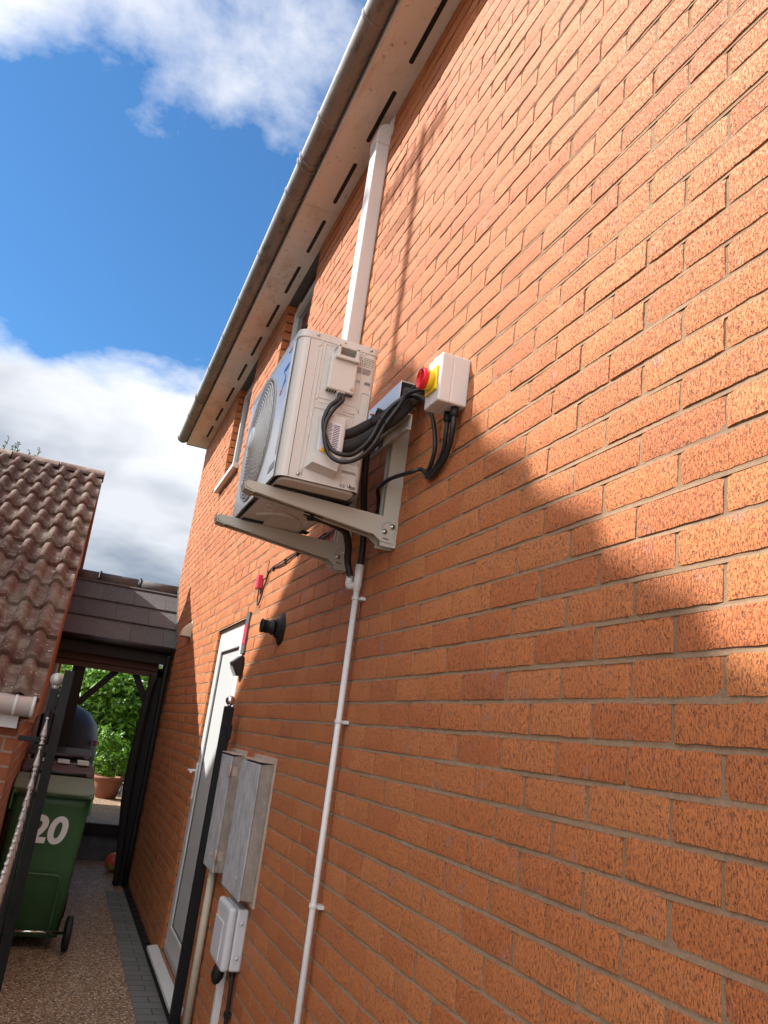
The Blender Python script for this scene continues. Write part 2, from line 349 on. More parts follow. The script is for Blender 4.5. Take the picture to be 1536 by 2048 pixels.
# ------------------------------------------------------------------ mesh builder
class MB:
    def __init__(s): s.bm = bmesh.new(); s.tint = s.bm.faces.layers.float.new('tint'); s.tint2 = s.bm.faces.layers.float.new('tint_two')
    def face(s, vs, t=0.5, t2=0.0, smooth=False):
        try: f = s.bm.faces.new(vs)
        except ValueError: return None
        f[s.tint] = t; f[s.tint2] = t2; f.smooth = smooth; return f
    def poly(s, pts, t=0.5, t2=0.0): return s.face([s.bm.verts.new(p) for p in pts], t, t2)
    def box(s, x0, x1, y0, y1, z0, z1, t=0.5, rot=None, c=None):
        P = [Vector((x, y, z)) for z in (z0, z1) for y in (y0, y1) for x in (x0, x1)]
        if rot is not None:
            c = Vector(c) if c is not None else Vector(((x0 + x1) / 2, (y0 + y1) / 2, (z0 + z1) / 2))
            P = [c + rot @ (p - c) for p in P]
        v = [s.bm.verts.new(p) for p in P]
        for q in ((0, 2, 3, 1), (4, 5, 7, 6), (0, 1, 5, 4), (2, 6, 7, 3), (0, 4, 6, 2), (1, 3, 7, 5)): s.face([v[i] for i in q], t)
        return s
    def rbox(s, x0, x1, y0, y1, z0, z1, r=0.004, seg=2):
        b = bmesh.new(); bmesh.ops.create_cube(b, size=1)
        for v in b.verts: v.co = Vector(((x0 + x1) / 2 + v.co.x * (x1 - x0), (y0 + y1) / 2 + v.co.y * (y1 - y0), (z0 + z1) / 2 + v.co.z * (z1 - z0)))
        bmesh.ops.bevel(b, geom=b.edges[:], offset=r, segments=seg, profile=0.5, affect='EDGES'); s.merge(b); return s
    def merge(s, b, smooth=False):
        mp = {v: s.bm.verts.new(v.co) for v in b.verts}
        for f in b.faces: s.face([mp[v] for v in f.verts], 0.5, 0, smooth or f.smooth)
        b.free()
    def ring(s, c, ax, up, r, n):
        sd = ax.cross(up).normalized(); up2 = sd.cross(ax).normalized()
        return [s.bm.verts.new(c + (sd * math.cos(2 * math.pi * i / n) + up2 * math.sin(2 * math.pi * i / n)) * r) for i in range(n)]
    def tube(s, pts, r, n=10, sub=6, cap=True, corr=None):
        P = [Vector(p[:3]) for p in pts]
        if len(P) > 2 and sub > 1:
            Q = []
            for i in range(len(P) - 1):
                a, b, c, d = P[max(i - 1, 0)], P[i], P[i + 1], P[min(i + 2, len(P) - 1)]
                for k in range(sub):
                    u = k / sub
                    Q.append(0.5 * ((2 * b) + (c - a) * u + (2 * a - 5 * b + 4 * c - d) * u * u + (3 * b - a - 3 * c + d) * u ** 3))
            Q.append(P[-1]); P = Q
        if corr:   # corrugated hose: resample densely
            L = 0; out_ = [P[0]]
            for a, b in zip(P, P[1:]):
                d = (b - a).length; k = max(1, int(d / (corr / 4)))
                for j in range(1, k + 1): out_.append(a.lerp(b, j / k))
            P = out_
        rings = []; up = Vector((0.13, 0.2, 1)).normalized(); dist = 0
        for i, p in enumerate(P):
            t = (P[min(i + 1, len(P) - 1)] - P[max(i - 1, 0)])
            if t.length < 1e-9: t = Vector((0, 0, 1))
            t.normalize()
            up = (up - t * up.dot(t))
            if up.length < 1e-4: up = Vector((1, 0.1, 0)) - t * t.x
            up.normalize()
            if i: dist += (P[i] - P[i - 1]).length
            rr = r[min(i, len(r) - 1)] if isinstance(r, (list, tuple)) else r
            if corr: rr *= 1 + 0.09 * math.sin(dist / corr * 2 * math.pi)
            rings.append(s.ring(p, t, up, rr, n))
        for a, b in zip(rings, rings[1:]):
            for i in range(n): s.face([a[i], a[(i + 1) % n], b[(i + 1) % n], b[i]], 0.5, 0, True)
        if cap: s.face(list(reversed(rings[0]))); s.face(rings[-1])
        return s
    def cyl(s, p0, p1, r0, r1=None, n=16): return s.tube([p0, p1], [r0, r0 if r1 is None else r1], n, 1)
    def lathe(s, c, ax, prof, n=20, smooth=True):
        ax = Vector(ax).normalized(); up = Vector((0, 0, 1)) if abs(ax.z) < 0.9 else Vector((1, 0, 0)); c = Vector(c)
        rs = [s.ring(c + ax * h, ax, up, max(r, 1e-4), n) for h, r in prof]
        for a, b in zip(rs, rs[1:]):
            for i in range(n): s.face([a[i], a[(i + 1) % n], b[(i + 1) % n], b[i]], 0.5, 0, smooth)
        s.face(list(reversed(rs[0]))); s.face(rs[-1]); return s
    def sphere(s, c, r, n=14, sq=(1, 1, 1)):
        b = bmesh.new(); bmesh.ops.create_uvsphere(b, u_segments=n, v_segments=max(6, n // 2 + 1), radius=r)
        for v in b.verts: v.co = Vector(c) + Vector((v.co.x * sq[0], v.co.y * sq[1], v.co.z * sq[2]))
        s.merge(b, True); return s
    def prism(s, pts, axis, a, b, t=0.5):
        """pts 2-D outline in the plane normal to axis; extruded a..b"""
        def mk(p, h):
            if axis == 'x': return (h, p[0], p[1])
            if axis == 'y': return (p[0], h, p[1])
            return (p[0], p[1], h)
        A = [s.bm.verts.new(mk(p, a)) for p in pts]; B = [s.bm.verts.new(mk(p, b)) for p in pts]
        n = len(pts); s.face(A, t); s.face(list(reversed(B)), t)
        for i in range(n): s.face([A[i], B[i], B[(i + 1) % n], A[(i + 1) % n]], t)
        return s
    def build(s, name, mat, parent=None, smooth=False, bevel=0, seg=2, recalc=True):
        if recalc: bmesh.ops.recalc_face_normals(s.bm, faces=s.bm.faces[:])
        if bevel: 
            es = [e for e in s.bm.edges if len(e.link_faces) == 2 and e.calc_face_angle(0) > 0.6]
            bmesh.ops.bevel(s.bm, geom=es, offset=bevel, segments=seg, profile=0.5, affect='EDGES', clamp_overlap=True)
        if smooth:
            for f in s.bm.faces: f.smooth = True
        off = Vector((0, 0, 0)); q = parent
        while q is not None: off += q.location; q = q.parent
        if off.length: bmesh.ops.translate(s.bm, verts=s.bm.verts[:], vec=-off)
        me = bpy.data.meshes.new(name); s.bm.to_mesh(me); s.bm.free()
        me.materials.append(mat if not isinstance(mat, str) else M[mat])
        o = bpy.data.objects.new(name, me); COL.objects.link(o)
        if parent is not None: o.parent = parent
        return o
def thing(name, label, cat, loc=(0, 0, 0), group=None):
    o = bpy.data.objects.new(name, None); COL.objects.link(o); o.location = loc
    o['label'] = label; o['category'] = cat
    if group: o['group'] = group
    return o
def tag(o, label, cat, group=None):
    o['label'] = label; o['category'] = cat
    if group: o['group'] = group
    return o
def struct(o): o['kind'] = 'structure'; return o
def stuff(o, label=None, cat=None):
    o['kind'] = 'stuff'
    if label: o['label'] = label
    if cat: o['category'] = cat
    return o
def text(name, body, size, loc, xdir, ydir, depth, mat, parent, bold=0.0, align='CENTER', shear=0):
    cu_ = bpy.data.curves.new(name, 'FONT'); cu_.body = body; cu_.size = size; cu_.align_x = align; cu_.align_y = 'CENTER'
    cu_.extrude = depth; cu_.offset = bold; cu_.shear = shear
    tmp = bpy.data.objects.new(name + '_tmp', cu_); COL.objects.link(tmp)
    me = bpy.data.meshes.new_from_object(tmp.evaluated_get(bpy.context.evaluated_depsgraph_get()))
    bpy.data.objects.remove(tmp); bpy.data.curves.remove(cu_)
    X = Vector(xdir).normalized(); Y = Vector(ydir).normalized(); Z = X.cross(Y)
    off = Vector((0, 0, 0)); q = parent
    while q is not None: off += q.location; q = q.parent
    m = Matrix(((X.x, Y.x, Z.x, loc[0] - off.x), (X.y, Y.y, Z.y, loc[1] - off.y), (X.z, Y.z, Z.z, loc[2] - off.z), (0, 0, 0, 1)))
    me.transform(m); me.materials.clear(); me.materials.append(M[mat]); me.name = name
    o = bpy.data.objects.new(name, me); COL.objects.link(o); o.parent = parent; return o

# ================================================================== THE HOUSE
YEND, YBEG, ZSOF = 9.28, -2.5, 4.685
house = thing('house', 'two-storey red brick house side wall filling the right of the picture', 'house', (0.0, 4.0, 0.0))
ZJ0, YP0 = 1.68193, 0.99345
DOOR = (4.90, 5.90, 0.10, 2.212); WINA = (4.62, 5.48, 3.67, 4.70); WINB = (6.50, 7.30, 3.67, 4.70)
OPEN = [DOOR, WINA, WINB]
rb = random.Random(3)
bw = MB(); mo = MB()
def brick_face(y0, y1, z0, z1, t, t2, near):
    nx = max(2, int((y1 - y0) / (0.014 if near else 0.04))); nz = 5 if near else 3
    base = -rb.uniform(0.0002, 0.0022); ty = rb.uniform(-1, 1) * 0.0012; tz = rb.uniform(-1, 1) * 0.0010
    amp = 0.0019
    G = []
    for j in range(nz + 1):
        row = []
        for i in range(nx + 1):
            u, w = i / nx, j / nz
            y = y0 + (y1 - y0) * u; z = z0 + (z1 - z0) * w
            x = base + ty * (u - .5) * 2 + tz * (w - .5) * 2
            nz_ = noise.noise((y * 60, z * 60, 1.0)); x += nz_ * 0.0007
            if i in (0, nx): x += 0.0016; y += noise.noise((z * 70, y * 9, 5.0)) * amp * (1 if i else 1)
            if j in (0, nz): x += 0.0016; z += noise.noise((y * 45, z * 9, 8.0)) * amp * 1.2
            row.append(bw.bm.verts.new((x, y, z)))
        G.append(row)
    for j in range(nz):
        for i in range(nx): bw.face([G[j][i], G[j + 1][i], G[j + 1][i + 1], G[j][i + 1]], t, t2, True)
    loop = [G[0][i] for i in range(nx + 1)] + [G[j][nx] for j in range(1, nz + 1)] + [G[nz][i] for i in range(nx - 1, -1, -1)] + [G[j][0] for j in range(nz - 1, 0, -1)]
    bk = [bw.bm.verts.new((0.012, v.co.y, v.co.z)) for v in loop]
    n = len(loop)
    f0 = [bw.bm.verts.new(v.co) for v in loop]
    for i in range(n): bw.face([f0[i], f0[(i + 1) % n], bk[(i + 1) % n], bk[i]], t, t2)
def spans(y0, y1, z0, z1, m=0.0):
    segs = [(y0, y1)]
    for a, b, c, d in OPEN:
        if z1 > c + 0.02 and z0 < d - 0.02:
            ns = []
            for s0, s1 in segs:
                if s1 <= a - m or s0 >= b + m: ns.append((s0, s1)); continue
                if s0 < a - m: ns.append((s0, a - m))
                if s1 > b + m: ns.append((b + m, s1))
            segs = ns
    return [s for s in segs if s[1] - s[0] > 0.02]
m0 = int((ZJ0 - 0) / 0.075) + 1
for m in range(m0, -42, -1):
    zl = ZJ0 - m * 0.075; zu = zl + 0.075
    if zl < -0.06 or zl > ZSOF + 0.02: continue
    wob = 0.0
    z0, z1 = max(zl + 0.0048 + rb.uniform(-1, 1) * .0008, 0.004), zu - 0.0048 + rb.uniform(-1, 1) * .0008
    if z1 - z0 < 0.015: continue
    t0 = -32 + (m % 2)
    k = t0
    while True:
        ya = YP0 + 0.1125 * k; yb = ya + 0.225; k += 2
        if ya > YEND: break
        if yb < YBEG: continue
        ya = max(ya, YBEG) + 0.0043 + rb.uniform(-1, 1) * .0018; yb = min(yb, YEND + 0.005) - 0.0043 + rb.uniform(-1, 1) * .0018
        t, t2 = rb.random(), rb.random()
        for s0, s1 in spans(ya, yb, z0, z1): brick_face(s0, s1, z0, z1, t, t2, s0 < 4.3)
    # weather-struck bed joint: nearly flush at its foot, recessed under the brick above
    for s0, s1 in spans(YBEG, YEND, zl - 0.005, zl + 0.005):
        n = max(1, int((s1 - s0) / 0.06)); pa = pb = None
        for i in range(n + 1):
            y = s0 + (s1 - s0) * i / n; w = noise.noise((y * 14, zl * 7, 2)) * 0.0012
            a = mo.bm.verts.new((0.0000 + w, y, zl - 0.0072)); b = mo.bm.verts.new((0.0048 + w * 1.5 + rb.uniform(-.0006, .0006), y, zl + 0.0072))
            if pa: mo.face([pa, a, b, pb], 0.5, 0, True)
            pa, pb = a, b
# perpend backing, cut round the openings
ys = sorted({YBEG, YEND, *[v for o in OPEN for v in o[:2]]}); zs = sorted({0.0, ZSOF, *[min(v, ZSOF) for o in OPEN for v in o[2:]]})
for i in range(len(ys) - 1):
    for j in range(len(zs) - 1):
        cy, cz = (ys[i] + ys[i + 1]) / 2, (zs[j] + zs[j + 1]) / 2
        if any(a < cy < b and c < cz < d for a, b, c, d in OPEN): continue
        mo.poly([(0.0026, ys[i], zs[j]), (0.0026, ys[i], zs[j + 1]), (0.0026, ys[i + 1], zs[j + 1]), (0.0026, ys[i + 1], zs[j])])
# brick reveals at the openings
for a, b, c, d in OPEN:
    for yy, sg in ((b, -1), (a, 1)):
        mo.poly([(0.004, yy - sg * .004, c), (0.16, yy - sg * .004, c), (0.16, yy - sg * .004, min(d, ZSOF)), (0.004, yy - sg * .004, min(d, ZSOF))])
        for m in range(m0, -42, -1):
            zl = ZJ0 - m * 0.075
            z0, z1 = max(zl + .005, c), min(zl + .07, d, ZSOF)
            if z1 - z0 < .02: continue
            t, t2 = rb.random() * .8, rb.random()
            e = 0.102 if m % 2 else 0.16
            P0 = [(0.003, yy, z0), (e, yy, z0), (e, yy, z1), (0.003, yy, z1)]
            bw.poly(P0, t, t2)
    mo.poly([(0.004, a, min(d, ZSOF)), (0.16, a, min(d, ZSOF)), (0.16, b, min(d, ZSOF)), (0.004, b, min(d, ZSOF))])
wall = bw.build('brick_wall', 'brick', house, recalc=False)
mo.build('mortar_joints', 'mortar', wall, recalc=False)
b = MB(); b.box(0.16, 7.0, YBEG, YEND - 0.01, 0, 4.72)
for i in range(len(ys) - 1):
    for j in range(len(zs) - 1):
        cy, cz = (ys[i] + ys[i + 1]) / 2, (zs[j] + zs[j + 1]) / 2
        if any(a < cy < b_ and c < cz < d for a, b_, c, d in OPEN): continue
        b.box(0.013, 0.158, ys[i] + 0.004, ys[i + 1] - 0.004, zs[j], zs[j + 1])
b.build('inner_wall', 'farbrick', house)
# roof above the gutter
b = MB(); sl_ = math.tan(R(35))
for k in range(14):
    x0 = -0.30 + k * 0.30; b.prism([(x0, 4.88 + k * .30 * sl_), (x0 + .36, 4.88 + (k * .30 + .36) * sl_ - .03), (x0 + .36, 4.84 + (k * .30 + .36) * sl_ - .03), (x0, 4.84 + k * .30 * sl_)], 'y', YBEG, YEND + 0.06)
b.prism([(-0.2, 4.74), (3.8, 4.74), (3.8, 7.5)], 'y', YBEG, YEND)
b.build('roof', 'slate', house)
# soffit boards with vents
sof = None
for k, (a, c) in enumerate(((YBEG, 1.88), (1.883, 4.245), (4.249, 6.611), (6.615, 9.30))):
    o = MB().box(-0.222, 0.004, a, c, ZSOF, ZSOF + 0.010).build('soffit_board', 'soffit', house)
    for j in range(-8, 12):
        y0 = 2.566 + 0.592 * j; y1 = y0 + 0.40
        if y0 > a + .02 and y1 < c and y0 < 8.7:
            v = MB(); n = 8; P = [(-0.062 + 0.0125 * math.cos(t) , 0) for t in range(1)]
            out_ = []
            for q in range(9): an = math.pi + math.pi * q / 8; out_.append((-0.061 + .0115 * math.cos(an), y0 + .0115 + .0115 * math.sin(an)))
            for q in range(9): an = math.pi * q / 8; out_.append((-0.061 + .0115 * math.cos(an), y1 - .0115 + .0115 * math.sin(an)))
            v.prism(out_, 'z', ZSOF - 0.0022, ZSOF + 0.003).build('soffit_vent', 'black', o)
MB().box(-0.2345, -0.2225, YBEG, 9.302, ZSOF - 0.006, 4.87).build('fascia_board', 'upvc', house, bevel=0.002)
MB().box(-0.238, 0.02, 9.3025, 9.316, ZSOF - 0.004, 4.90).build('verge_end_board', 'redtimber', house)
for a, b_, c, d in (WINA, WINB): MB().box(0.006, 0.075, a + .003, b_ - .003, ZSOF - .006, ZSOF - .0005).build('window_head', 'lead', house)
# gutter with collars
g = MB(); gc = (-0.288, 4.764); gr = 0.061; prev = None; prevo = None
for y in [YBEG + i * 0.25 for i in range(int((9.30 - YBEG) / .25) + 1)] + [9.32]:
    ri = []; ro = []
    for k in range(17):
        an = math.pi + math.pi * k / 16
        ro.append(g.bm.verts.new((gc[0] + gr * math.cos(an), y, gc[1] + gr * math.sin(an) * 1.05)))
        ri.append(g.bm.verts.new((gc[0] + (gr - .003) * math.cos(an), y, gc[1] + (gr - .003) * math.sin(an) * 1.05)))
    if prev:
        for k in range(16):
            g.face([prevo[k], prevo[k + 1], ro[k + 1], ro[k]], .5, 0, True); g.face([prev[k], ri[k], ri[k + 1], prev[k + 1]], .5, 0, True)
        g.face([prevo[0], ro[0], ri[0], prev[0]]); g.face([prevo[16], prev[16], ri[16], ro[16]])
    prev, prevo = ri, ro
g.face(prevo)
gut = g.build('gutter', 'gutter', house, recalc=False)
def collar(y, w, rr):
    c = MB(); n = 16; L = []
    for yy, r_ in ((y - w / 2, gr + .0005), (y - w / 2, rr), (y + w / 2, rr), (y + w / 2, gr + .0005)):
        L.append([c.bm.verts.new((gc[0] + r_ * math.cos(math.pi * .97 + math.pi * 1.06 * k / n), yy, gc[1] + r_ * 1.05 * math.sin(math.pi * .97 + math.pi * 1.06 * k / n))) for k in range(n + 1)])
    for a, b_ in zip(L, L[1:]):
        for k in range(n): c.face([a[k], a[k + 1], b_[k + 1], b_[k]])
    return c
for y in (0.7, 1.42, 2.14, 2.871, 3.578, 4.279, 5.037, 5.75, 6.42, 7.158, 8.5): collar(y, 0.020, gr + .0045).build('gutter_bracket', 'gutter', gut)
for y in (3.93, 3.985, 7.90, 7.955, 9.31): collar(y, 0.017, gr + .008).build('gutter_union', 'gutter', gut)

# windows
def window(Y0, Y1, Z0, Z1, vent):
    xf = 0.072
    w = MB()
    w.box(xf, xf + .06, Y0 + .002, Y0 + .06, Z0, Z1 - .02); w.box(xf, xf + .06, Y1 - .06, Y1 - .002, Z0, Z1 - .02)
    w.box(xf, xf + .06, Y0 + .06, Y1 - .06, Z0, Z0 + .06); w.box(xf, xf + .06, Y0 + .06, Y1 - .06, Z1 - .09, Z1 - .02)
    fr = w.build('window_frame', 'upvc', house, bevel=.003)
    s = MB(); x0 = xf - .018
    s.box(x0, x0 + .03, Y0 + .045, Y0 + .10, Z0 + .045, Z1 - .10); s.box(x0, x0 + .03, Y1 - .10, Y1 - .045, Z0 + .045, Z1 - .10)
    s.box(x0, x0 + .03, Y0 + .10, Y1 - .10, Z0 + .045, Z0 + .10); s.box(x0, x0 + .03, Y0 + .10, Y1 - .10, Z1 - .155, Z1 - .10)
    s.build('sash', 'upvc', fr, bevel=.003)
    MB().box(xf + .01, xf + .03, Y0 + .1, Y1 - .1, Z0 + .1, Z1 - .155).build('pane', 'glass', fr)
    if vent:
        v = MB()
        for k in range(3): v.box(xf - .012, xf - .001, Y0 + .12 + k * .2, Y0 + .28 + k * .2, Z1 - .075, Z1 - .045)
        v.build('trickle_vent', 'black', fr)
    MB().box(-0.052, 0.07, Y0 - .05, Y1 + .07, Z0 - .048, Z0 - .002).build('window_sill', 'upvc', house, bevel=.006)
window(*WINA, True); window(*WINB, False)

# back door
Y0, Y1, Z0, Z1 = DOOR
d = MB(); xf = 0.022
d.box(xf, xf + .07, Y0 + .003, Y0 + .055, Z0, Z1); d.box(xf, xf + .07, Y1 - .06, Y1 - .004, Z0, Z1 - .004)
d.box(xf, xf + .07, Y0 + .055, Y1 - .06, Z1 - .06, Z1 - .004); d.box(xf, xf + .07, Y0 + .055, Y1 - .06, Z0, Z0 + .05)
dfr = d.build('door_frame', 'upvc', house, bevel=.004)
d = MB(); xl = 0.010; a, c, e, f = Y0 + .058, Y1 - .064, Z0 + .054, Z1 - .066
d.box(xl, xl + .05, a, a + .11, e, f); d.box(xl, xl + .05, c - .11, c, e, f); d.box(xl, xl + .05, a + .11, c - .11, f - .11, f); d.box(xl, xl + .05, a + .11, c - .11, e, e + .13)
dleaf = d.build('door', 'upvc', house, bevel=.005)
MB().box(xl + .018, xl + .035, a + .105, c - .105, e + .125, f - .105).build('door_panel', 'doorpanel', dleaf)
q = MB(); A_, C_, E_, F_ = a + .11, c - .11, e + .13, f - .11
q.box(xl + .009, xl + .0175, A_, A_ + .006, E_, F_); q.box(xl + .009, xl + .0175, C_ - .006, C_, E_, F_); q.box(xl + .009, xl + .0175, A_ + .006, C_ - .006, F_ - .006, F_); q.box(xl + .009, xl + .0175, A_ + .006, C_ - .006, E_, E_ + .006)
q.build('glazing_gasket', 'lead', dleaf)
h = MB().rbox(xl - .014, xl - .001, c - .070, c - .038, 1.05, 1.29, .006).build('handle_plate', 'upvc', dleaf)
hl = MB(); hl.tube([(xl - .01, c - .054, 1.235), (xl - .055, c - .054, 1.235), (xl - .062, c - .075, 1.235), (xl - .062, c - .17, 1.233)], .009, 10, 5); hl.build('handle', 'upvc', dleaf)
MB().cyl((xl - .018, c - .054, 1.11), (xl - .012, c - .054, 1.11), .012).build('lock_cylinder', 'screw', dleaf)
MB().prism([(-0.066, Z0 - .036), (0.02, Z0 - .036), (0.02, Z0 - .002), (-.02, Z0 - .004), (-0.066, Z0 - .014)], 'y', Y0 - .10, Y1 + .16).build('door_sill', 'upvc', house, bevel=.003)
MB().box(0.0, 0.14, Y0 + .002, Y1 - .002, 0.0, Z0 - .001).build('door_step', 'mortar', house)

# ================================================================== GROUND
struct(MB().poly([(-30, -25, 0), (30, -25, 0), (30, 60, 0), (-30, 60, 0)]) and (lambda m: (m.poly([(-40, -40, 0), (40, -40, 0), (40, 70, 0), (-40, 70, 0)]), m.build('driveway', 'pebble'))[1])(MB()))
struct((lambda m: (m.box(-0.215, -0.052, -2.5, 8.2, -.05, 0.005), m.build('paving_strip', 'paving'))[1])(MB()))
o = MB().box(-0.050, -0.004, -2.5, 9.2, 0.0, 0.030)
for k in range(60): o.box(-0.046, -0.008, -2.4 + k * .19, -2.28 + k * .19, 0.030, 0.036)
tag(o.build('drain_channel', 'blackmetal'), 'black drain channel along the foot of the brick house wall', 'drain channel')
struct(MB().box(-1.095, 4.0, 9.78, 15.0, 0.0, 0.345).build('patio', 'pebble'))
struct(MB().box(-1.095, 4.0, 9.755, 9.779, 0.0, 0.345).build('patio_riser', 'render'))
struct((lambda m: (m.poly([(-40, 15, 0.36), (40, 15, 0.36), (40, 70, 0.36), (-40, 70, 0.36)]), m.build('garden_lawn', 'lawn'))[1])(MB()))
MB_k = MB().prism([(0.05, 9.80), (0.13, 9.80), (0.33, 14.9), (0.25, 14.9)], 'z', 0.345, 0.47)
tag(MB_k.build('kerb_edging', 'kerb', bevel=.006), 'pale concrete kerb edging the raised pebble patio beside the lawn', 'kerb')
struct(MB().box(0.34, 4.0, 9.9, 14.98, 0.346, 0.43).build('side_lawn', 'lawn'))

# ================================================================== AIR CONDITIONER
ax0, ax1, ay0, ay1, az0, az1 = -0.475, -0.192, 2.392, 3.135, 2.318, 2.85
ac = thing('air_conditioner', 'white outdoor air conditioner unit held on a wall bracket beneath the eaves', 'air conditioner', (-0.335, 2.76, az0))
def rect_round(x0, x1, y0, y1, rs, n=5):
    P = []
    for (cx, cy, r_, a0) in ((x1, y1, rs[0], 0), (x0, y1, rs[1], 90), (x0, y0, rs[2], 180), (x1, y0, rs[3], 270)):
        sx = -1 if cx == x1 else 1; sy = -1 if cy == y1 else 1
        for k in range(n + 1):
            an = R(a0 + 90 * k / n); P.append((cx + sx * r_ + r_ * math.cos(an), cy + sy * r_ + r_ * math.sin(an)))
    return P
# shell: side, back and corner posts. front corners chamfered/rounded
shell = MB(); fx = ax0 + .004
prof = rect_round(fx, ax1, ay0, ay1, (.018, .03, .034, .022))
A = [shell.bm.verts.new((p[0], p[1], az0 + .010)) for p in prof]; B_ = [shell.bm.verts.new((p[0], p[1], az1 - .028)) for p in prof]
n = len(prof)
for i in range(n):
    shell.face([A[i], A[(i + 1) % n], B_[(i + 1) % n], B_[i]], .5, 0, False)
# pressed ribs standing proud of the near end
def rib(pts, r=.0022, y=ay0): shell.tube([(p[0], y, p[1]) for p in pts], r, 6, 4)
rib([(-.405, 2.80), (-.405, 2.375), (-.398, 2.368), (-.392, 2.375), (-.392, 2.80), (-.398, 2.806), (-.405, 2.80)])
rib([(-.381, 2.815), (-.248, 2.815), (-.244, 2.81), (-.244, 2.625), (-.249, 2.62), (-.377, 2.62), (-.381, 2.625), (-.381, 2.815)])
rib([(-.375, 2.605), (-.300, 2.605)]); rib([(-.29, 2.592), (-.247, 2.592)])
rib([(-.235, 2.60), (-.235, 2.672), (-.232, 2.677), (-.208, 2.677), (-.205, 2.672), (-.205, 2.44)])
rib([(-.390, 2.47), (-.390, 2.575), (-.384, 2.582), (-.258, 2.582), (-.252, 2.575), (-.252, 2.47)])
rib([(-.262, 2.37), (-.262, 2.335)])
sh = shell.build('casing', 'casing', ac)
MB().box(-.4362, -.4345, ay0 - .0006, ay0 + .001, az0 + .012, az1 - .03).build('panel_seam', 'darkinside', sh)
# lid
l = MB(); prof2 = rect_round(fx - .004, ax1 + .003, ay0 - .003, ay1 + .003, (.02, .032, .036, .024)); l.prism(prof2, 'z', az1 - .028, az1)
l.build('lid', 'casing', ac, bevel=.003)
# base tray
bt = MB(); prof3 = rect_round(fx + .016, ax1 - .010, ay0 + .016, ay1 - .014, (.018, .03, .034, .02)); bt.prism(prof3, 'z', az0 + .004, az0 + .014)
for k in range(6): bt.box(ax0 + .05 + .012 * (k % 2), ax0 + .075 + .012 * (k % 2), ay0 + .12 + k * .055, ay0 + .14 + k * .055, az0 - .002, az0 + .004)
bt.box(-.40, -.25, ay0 + .10, ay0 + .35, az0 - .001, az0 + .004).box(-.37, -.22, ay0 + .45, ay0 + .66, az0 - .003, az0 + .004)
bt.tube([(-.42, ay0 + .5, az0 + .003), (-.33, ay0 + .42, az0 + .001), (-.25, ay0 + .5, az0 + .001), (-.24, ay0 + .65, az0 + .003)], .008, 8, 5)
bt.build('base_tray', 'casing', ac, bevel=.0015)
for k in range(4): MB().box(ax0 + .085 + k * .03, ax0 + .094 + k * .03, ay0 + .37 + .02 * k, ay0 + .43 + .02 * k, az0 + .0015, az0 + .0036).build('drain_slot', 'upvc', ac)
MB().box(-.30, -.285, ay0 + .28, ay0 + .32, az0 - .003, az0 - .0012).build('drain_slot', 'upvc', ac)
for yy in (ay0 + .115, ay0 + .625):
    f = MB().box(ax0 + .02, ax1 + .01, yy - .022, yy + .022, az0 - .002, az0 + .004); f.build('rubber_foot', 'black', ac, bevel=.003)
# front panel with a round hole
fc = (2.842, 2.585); fr_ = 0.238; fy0, fy1, fz0, fz1 = ay0 + .034, ay1 - .012, az0 + .012, az1 - .0285
fp = MB(); N = 72; hole = []; hole2 = []; rect = []
for k in range(N):
    an = 2 * math.pi * k / N; cy, cz = math.cos(an), math.sin(an)
    hole.append(fp.bm.verts.new((ax0, fc[0] + fr_ * cy, fc[1] + fr_ * cz))); hole2.append(fp.bm.verts.new((ax0 + .022, fc[0] + (fr_ - .012) * cy, fc[1] + (fr_ - .012) * cz)))
    tt = min(((fy1 - fc[0]) / cy if cy > 1e-6 else (fy0 - fc[0]) / cy if cy < -1e-6 else 9), ((fz1 - fc[1]) / cz if cz > 1e-6 else (fz0 - fc[1]) / cz if cz < -1e-6 else 9))
    rect.append(fp.bm.verts.new((ax0, fc[0] + tt * cy, fc[1] + tt * cz)))
for k in range(N):
    j = (k + 1) % N; fp.face([hole[k], hole[j], rect[j], rect[k]])
# square corners
for sy, sz in ((1, 1), (1, -1), (-1, 1), (-1, -1)):
    C_ = (fy1 if sy > 0 else fy0, fz1 if sz > 0 else fz0); cand = []
    for k in range(N):
        j = (k + 1) % N; p, q_ = rect[k].co, rect[j].co
        if abs(p.y - q_.y) > 1e-5 and abs(p.z - q_.z) > 1e-5 and (p.y + q_.y - 2 * fc[0]) * sy > 0 and (p.z + q_.z - 2 * fc[1]) * sz > 0:
            v = fp.bm.verts.new((ax0, C_[0], C_[1])); fp.face([rect[k], rect[j], v])
fpo = fp.build('front_panel', 'front', ac)
rm = MB()
for k in range(N):
    a1, a2 = 2 * math.pi * k / N, 2 * math.pi * (k + 1) / N
    def pt(an, r_, x): return (x, fc[0] + r_ * math.cos(an), fc[1] + r_ * math.sin(an))
    for (r1, x1), (r2, x2) in (((fr_ + .001, ax0 - .001), (fr_ - .001, ax0 - .005)), ((fr_ - .001, ax0 - .005), (fr_ - .010, ax0 - .002)), ((fr_ - .010, ax0 - .002), (fr_ - .014, ax0 + .03))):
        rm.face([rm.bm.verts.new(v) for v in (pt(a1, r1, x1), pt(a2, r1, x1), pt(a2, r2, x2), pt(a1, r2, x2))], .5, 0, True)
rm.build('grille_rim', 'rim', fpo)
MB().cyl((ax0 + .03, fc[0], fc[1]), (ax0 + .16, fc[0], fc[1]), fr_ - .006, n=40).build('fan_duct', 'rim', ac)
fb = MB()
